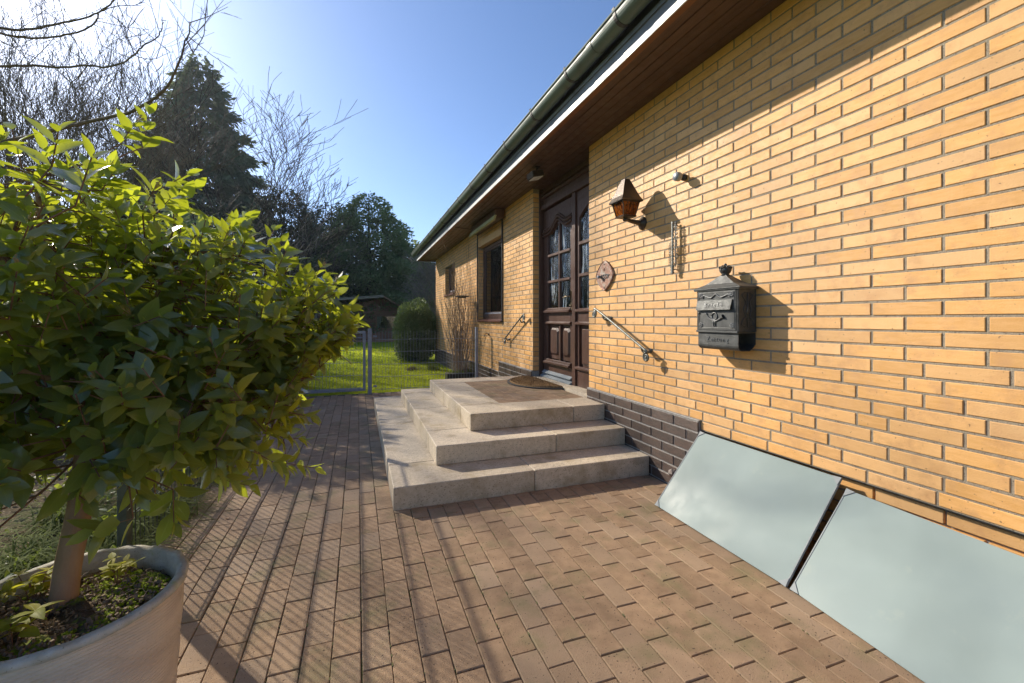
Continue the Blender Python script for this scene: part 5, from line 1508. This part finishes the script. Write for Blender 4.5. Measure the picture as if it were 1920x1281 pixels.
conifer('conifer', 'lower evergreen right behind the summer house roof', (3.3, 30, -.05), 6.6, 3.3, 30000, .24, M_THUJA, 5, .7, .02, .25)
conifer('conifer', 'evergreen left of the summer house behind the shrub', (-8.5, 30, -.05), 7.5, 3.6, 12000, .40, M_CONIF, 6, .6, .02, -.1)
conifer('conifer', 'bushy evergreen left of the garden, nearest the overhanging tree', (-3.0, 7.9, -.05), 2.95, 1.5, 34000, .12, M_THUJA, 12, .42, .02, .2, grp='evergreens on the left side of the garden')
conifer('conifer', 'second bushy evergreen left of the garden, hidden behind the first', (-3.4, 10.0, -.05), 3.1, 1.5, 30000, .12, M_THUJA, 13, .42, .02, .2, grp='evergreens on the left side of the garden')
# far hedge line closing the horizon
r = np.random.default_rng(17); n = 22000
a = r.uniform(-1.35, .95, n); dist = r.uniform(60, 66, n); hh_ = (3.5+1.6*np.sin(a*9)+1.1*np.sin(a*23+1)+.6*np.sin(a*51))*r.random(n)**.6
P = np.stack([np.sin(a)*dist, np.cos(a)*dist, hh_], -1)
o = new('far_woodland', cloud_mesh('far_woodland', P, r.normal(0,1,(n,3))+[0,0,.6], r.uniform(.7,1.5,n), M_CONIF, 1.6, .6, r))
tag(o, 'distant line of dark woodland closing the view', 'woodland', kind='stuff')

# overhanging tree whose trunk stands left of the view
ot = empty('overhanging_tree', (-3.9, 5.5, -.02)); OT = Vector((-3.9, 5.5, -.02))
tag(ot, 'leafless garden tree reaching long curved branches over the shrub from the left', 'tree')
b = MB(); b.tube(bez([(0,0,0),(.02,0,1.0),(-.03,.02,2.0),(.02,0,3.0),(.0,.0,4.4)], 5), np.linspace(.085,.04,21), 9); b.build('trunk', M_TREEBARK, ot, True).location = (0,0,0)
B_ = {
'b1':([(-3.9,5.5,3.5),(-3.39,5.45,3.86),(-3.19,5.5,3.94),(-3.05,5.55,3.99),(-2.87,5.53,4.05),(-2.71,5.45,4.07),(-2.5,5.29,4.05),(-2.26,5.08,4.03),(-2.04,4.88,4.08),(-1.9,4.72,4.16)],.020,.006),
'b1b':([(-2.24,5.08,4.05),(-2.19,5.20,4.18),(-2.05,5.25,4.27),(-2.0,5.28,4.34),(-1.94,5.28,4.46)],.006,.003),
'b2':([(-3.9,5.5,3.7),(-3.43,5.52,3.97),(-3.23,5.57,3.93),(-3.09,5.62,3.95),(-2.85,5.58,3.98),(-2.63,5.47,4.0),(-2.43,5.32,4.01),(-2.3,5.15,4.0),(-2.26,5.08,4.03)],.017,.007),
'b3':([(-3.9,5.5,2.9),(-3.13,5.04,3.32),(-2.95,5.1,3.41),(-2.74,5.12,3.47),(-2.57,5.11,3.48),(-2.29,4.98,3.48),(-2.1,4.83,3.42),(-1.89,4.64,3.4),(-1.74,4.45,3.39),(-1.63,4.31,3.40),(-1.5,4.2,3.43),(-1.46,4.19,3.52),(-1.49,4.27,3.64)],.018,.003),
'b3b':([(-1.76,4.47,3.395),(-1.74,4.62,3.45),(-1.69,4.72,3.52),(-1.58,4.75,3.62)],.005,.002),
'b4':([(-3.9,5.5,2.0),(-2.88,4.63,2.52),(-2.72,4.7,2.62),(-2.3,4.65,2.78),(-2.16,4.64,2.84),(-1.94,4.54,2.88),(-1.78,4.4,2.87),(-1.57,4.2,2.89),(-1.4,4.01,2.92),(-1.29,3.87,2.97),(-1.21,3.78,3.08),(-1.18,3.77,3.19),(-1.17,3.84,3.33),(-1.21,3.96,3.47)],.026,.004),
'b4b':([(-1.18,3.80,3.25),(-1.2,4.0,3.26),(-1.23,4.15,3.36),(-1.2,4.25,3.55),(-1.18,4.27,3.82),(-1.16,4.23,4.02)],.006,.003)}
for k_, (pts, ra, rb) in B_.items():
    b = MB(); P_ = bez(pts, 5); P_ = [q+Vector((random.uniform(-1,1), random.uniform(-1,1), random.uniform(-1,1)))*.004 for q in P_]
    b.tube([q-OT for q in P_], list(np.linspace(ra*.75, rb*.8, len(P_))), 7)
    random.seed(len(k_)*7+int(ra*1e4))
    for j in range(6, len(P_)-1, 2):     # spur buds and small side twigs
        q = P_[j]-OT; d = Vector((random.uniform(-1,1), random.uniform(-1,1), random.uniform(-.3,1))).normalized()
        L = random.choice([.02,.03,.05,.05,.25,.4])
        c = q+d*L*.5+Vector((0,0,L*.12)); b.tube([q, c, q+d*L+Vector((0,0,L*.3))], [.0035,.0025,.0014], 4)
        if L > .2:
            for _ in range(3):
                d2 = (d+Vector((random.uniform(-1,1), random.uniform(-1,1), random.uniform(-.2,1)))).normalized(); s0 = q+d*L*random.uniform(.4,.9)+Vector((0,0,L*.2)); b.tube([s0, s0+d2*.12], [.0016,.0010], 3)
    b.build('branch', M_TREEBARK, ot)
TW = [[(-2.03,4.86,4.03),(-2.0,4.9,3.94),(-1.96,4.94,3.81)],[(-1.99,4.85,3.86),(-1.91,4.87,3.6)],[(-2.48,5.02,3.84),(-2.38,5.04,3.66),(-2.33,5.07,3.53)],[(-1.66,4.73,3.24),(-1.71,4.8,3.44),(-1.84,4.9,3.66)],
[(-2.09,4.88,3.01),(-2.04,4.92,3.18),(-2.04,4.97,3.51),(-2.09,5.04,3.64)],[(-2.01,4.85,3.16),(-2.14,4.95,3.46)],[(-1.97,4.84,3.04),(-1.88,4.86,3.24),(-1.87,4.91,3.46),(-1.95,4.99,3.78)],
[(-2.28,4.95,3.46),(-2.44,5.06,3.35),(-2.53,5.14,3.52)],[(-3.02,5.21,3.69),(-2.96,5.24,3.67),(-2.88,5.27,3.71),(-2.81,5.3,3.8)],[(-2.31,4.96,3.03),(-2.44,5.06,3.34),(-2.55,5.15,3.51)],
[(-2.28,4.95,2.99),(-2.32,5.02,3.11),(-2.42,5.11,3.3),(-2.33,5.13,3.37),(-2.36,5.19,3.56)],[(-1.7,4.74,3.41),(-1.67,4.79,3.5),(-1.68,4.84,3.59)]]
for t_ in TW:
    b = MB(); P_ = bez(t_, 4) if len(t_) > 2 else [Vector(q) for q in t_]
    b.tube([q-OT for q in P_], list(np.linspace(.0045, .002, len(P_))), 5)
    b.build('twig', M_TREEBARK, ot)

# ------------------------------------------------------------------ lens veil
m = bpy.data.materials.new('flare_veil_haze'); m.use_nodes = True
t = m.node_tree; t.nodes.remove(t.nodes['Principled BSDF'])
pv_ = N(t, 'ShaderNodeVolumePrincipled'); pv_.inputs['Density'].default_value = .0006
pv_.inputs['Color'].default_value = (.86, .93, 1, 1); pv_.inputs['Anisotropy'].default_value = .35
t.links.new(pv_.outputs[0], t.nodes['Material Output'].inputs['Volume'])
b = MB(); b.box(-420, 420, -420, 520, -1.3, 32)  # volume added to stand in for lens flare paling the far trees
o = b.build('veil', m); o['kind'] = 'stuff'; o['label'] = 'added thin lens-flare haze softening the far trees'
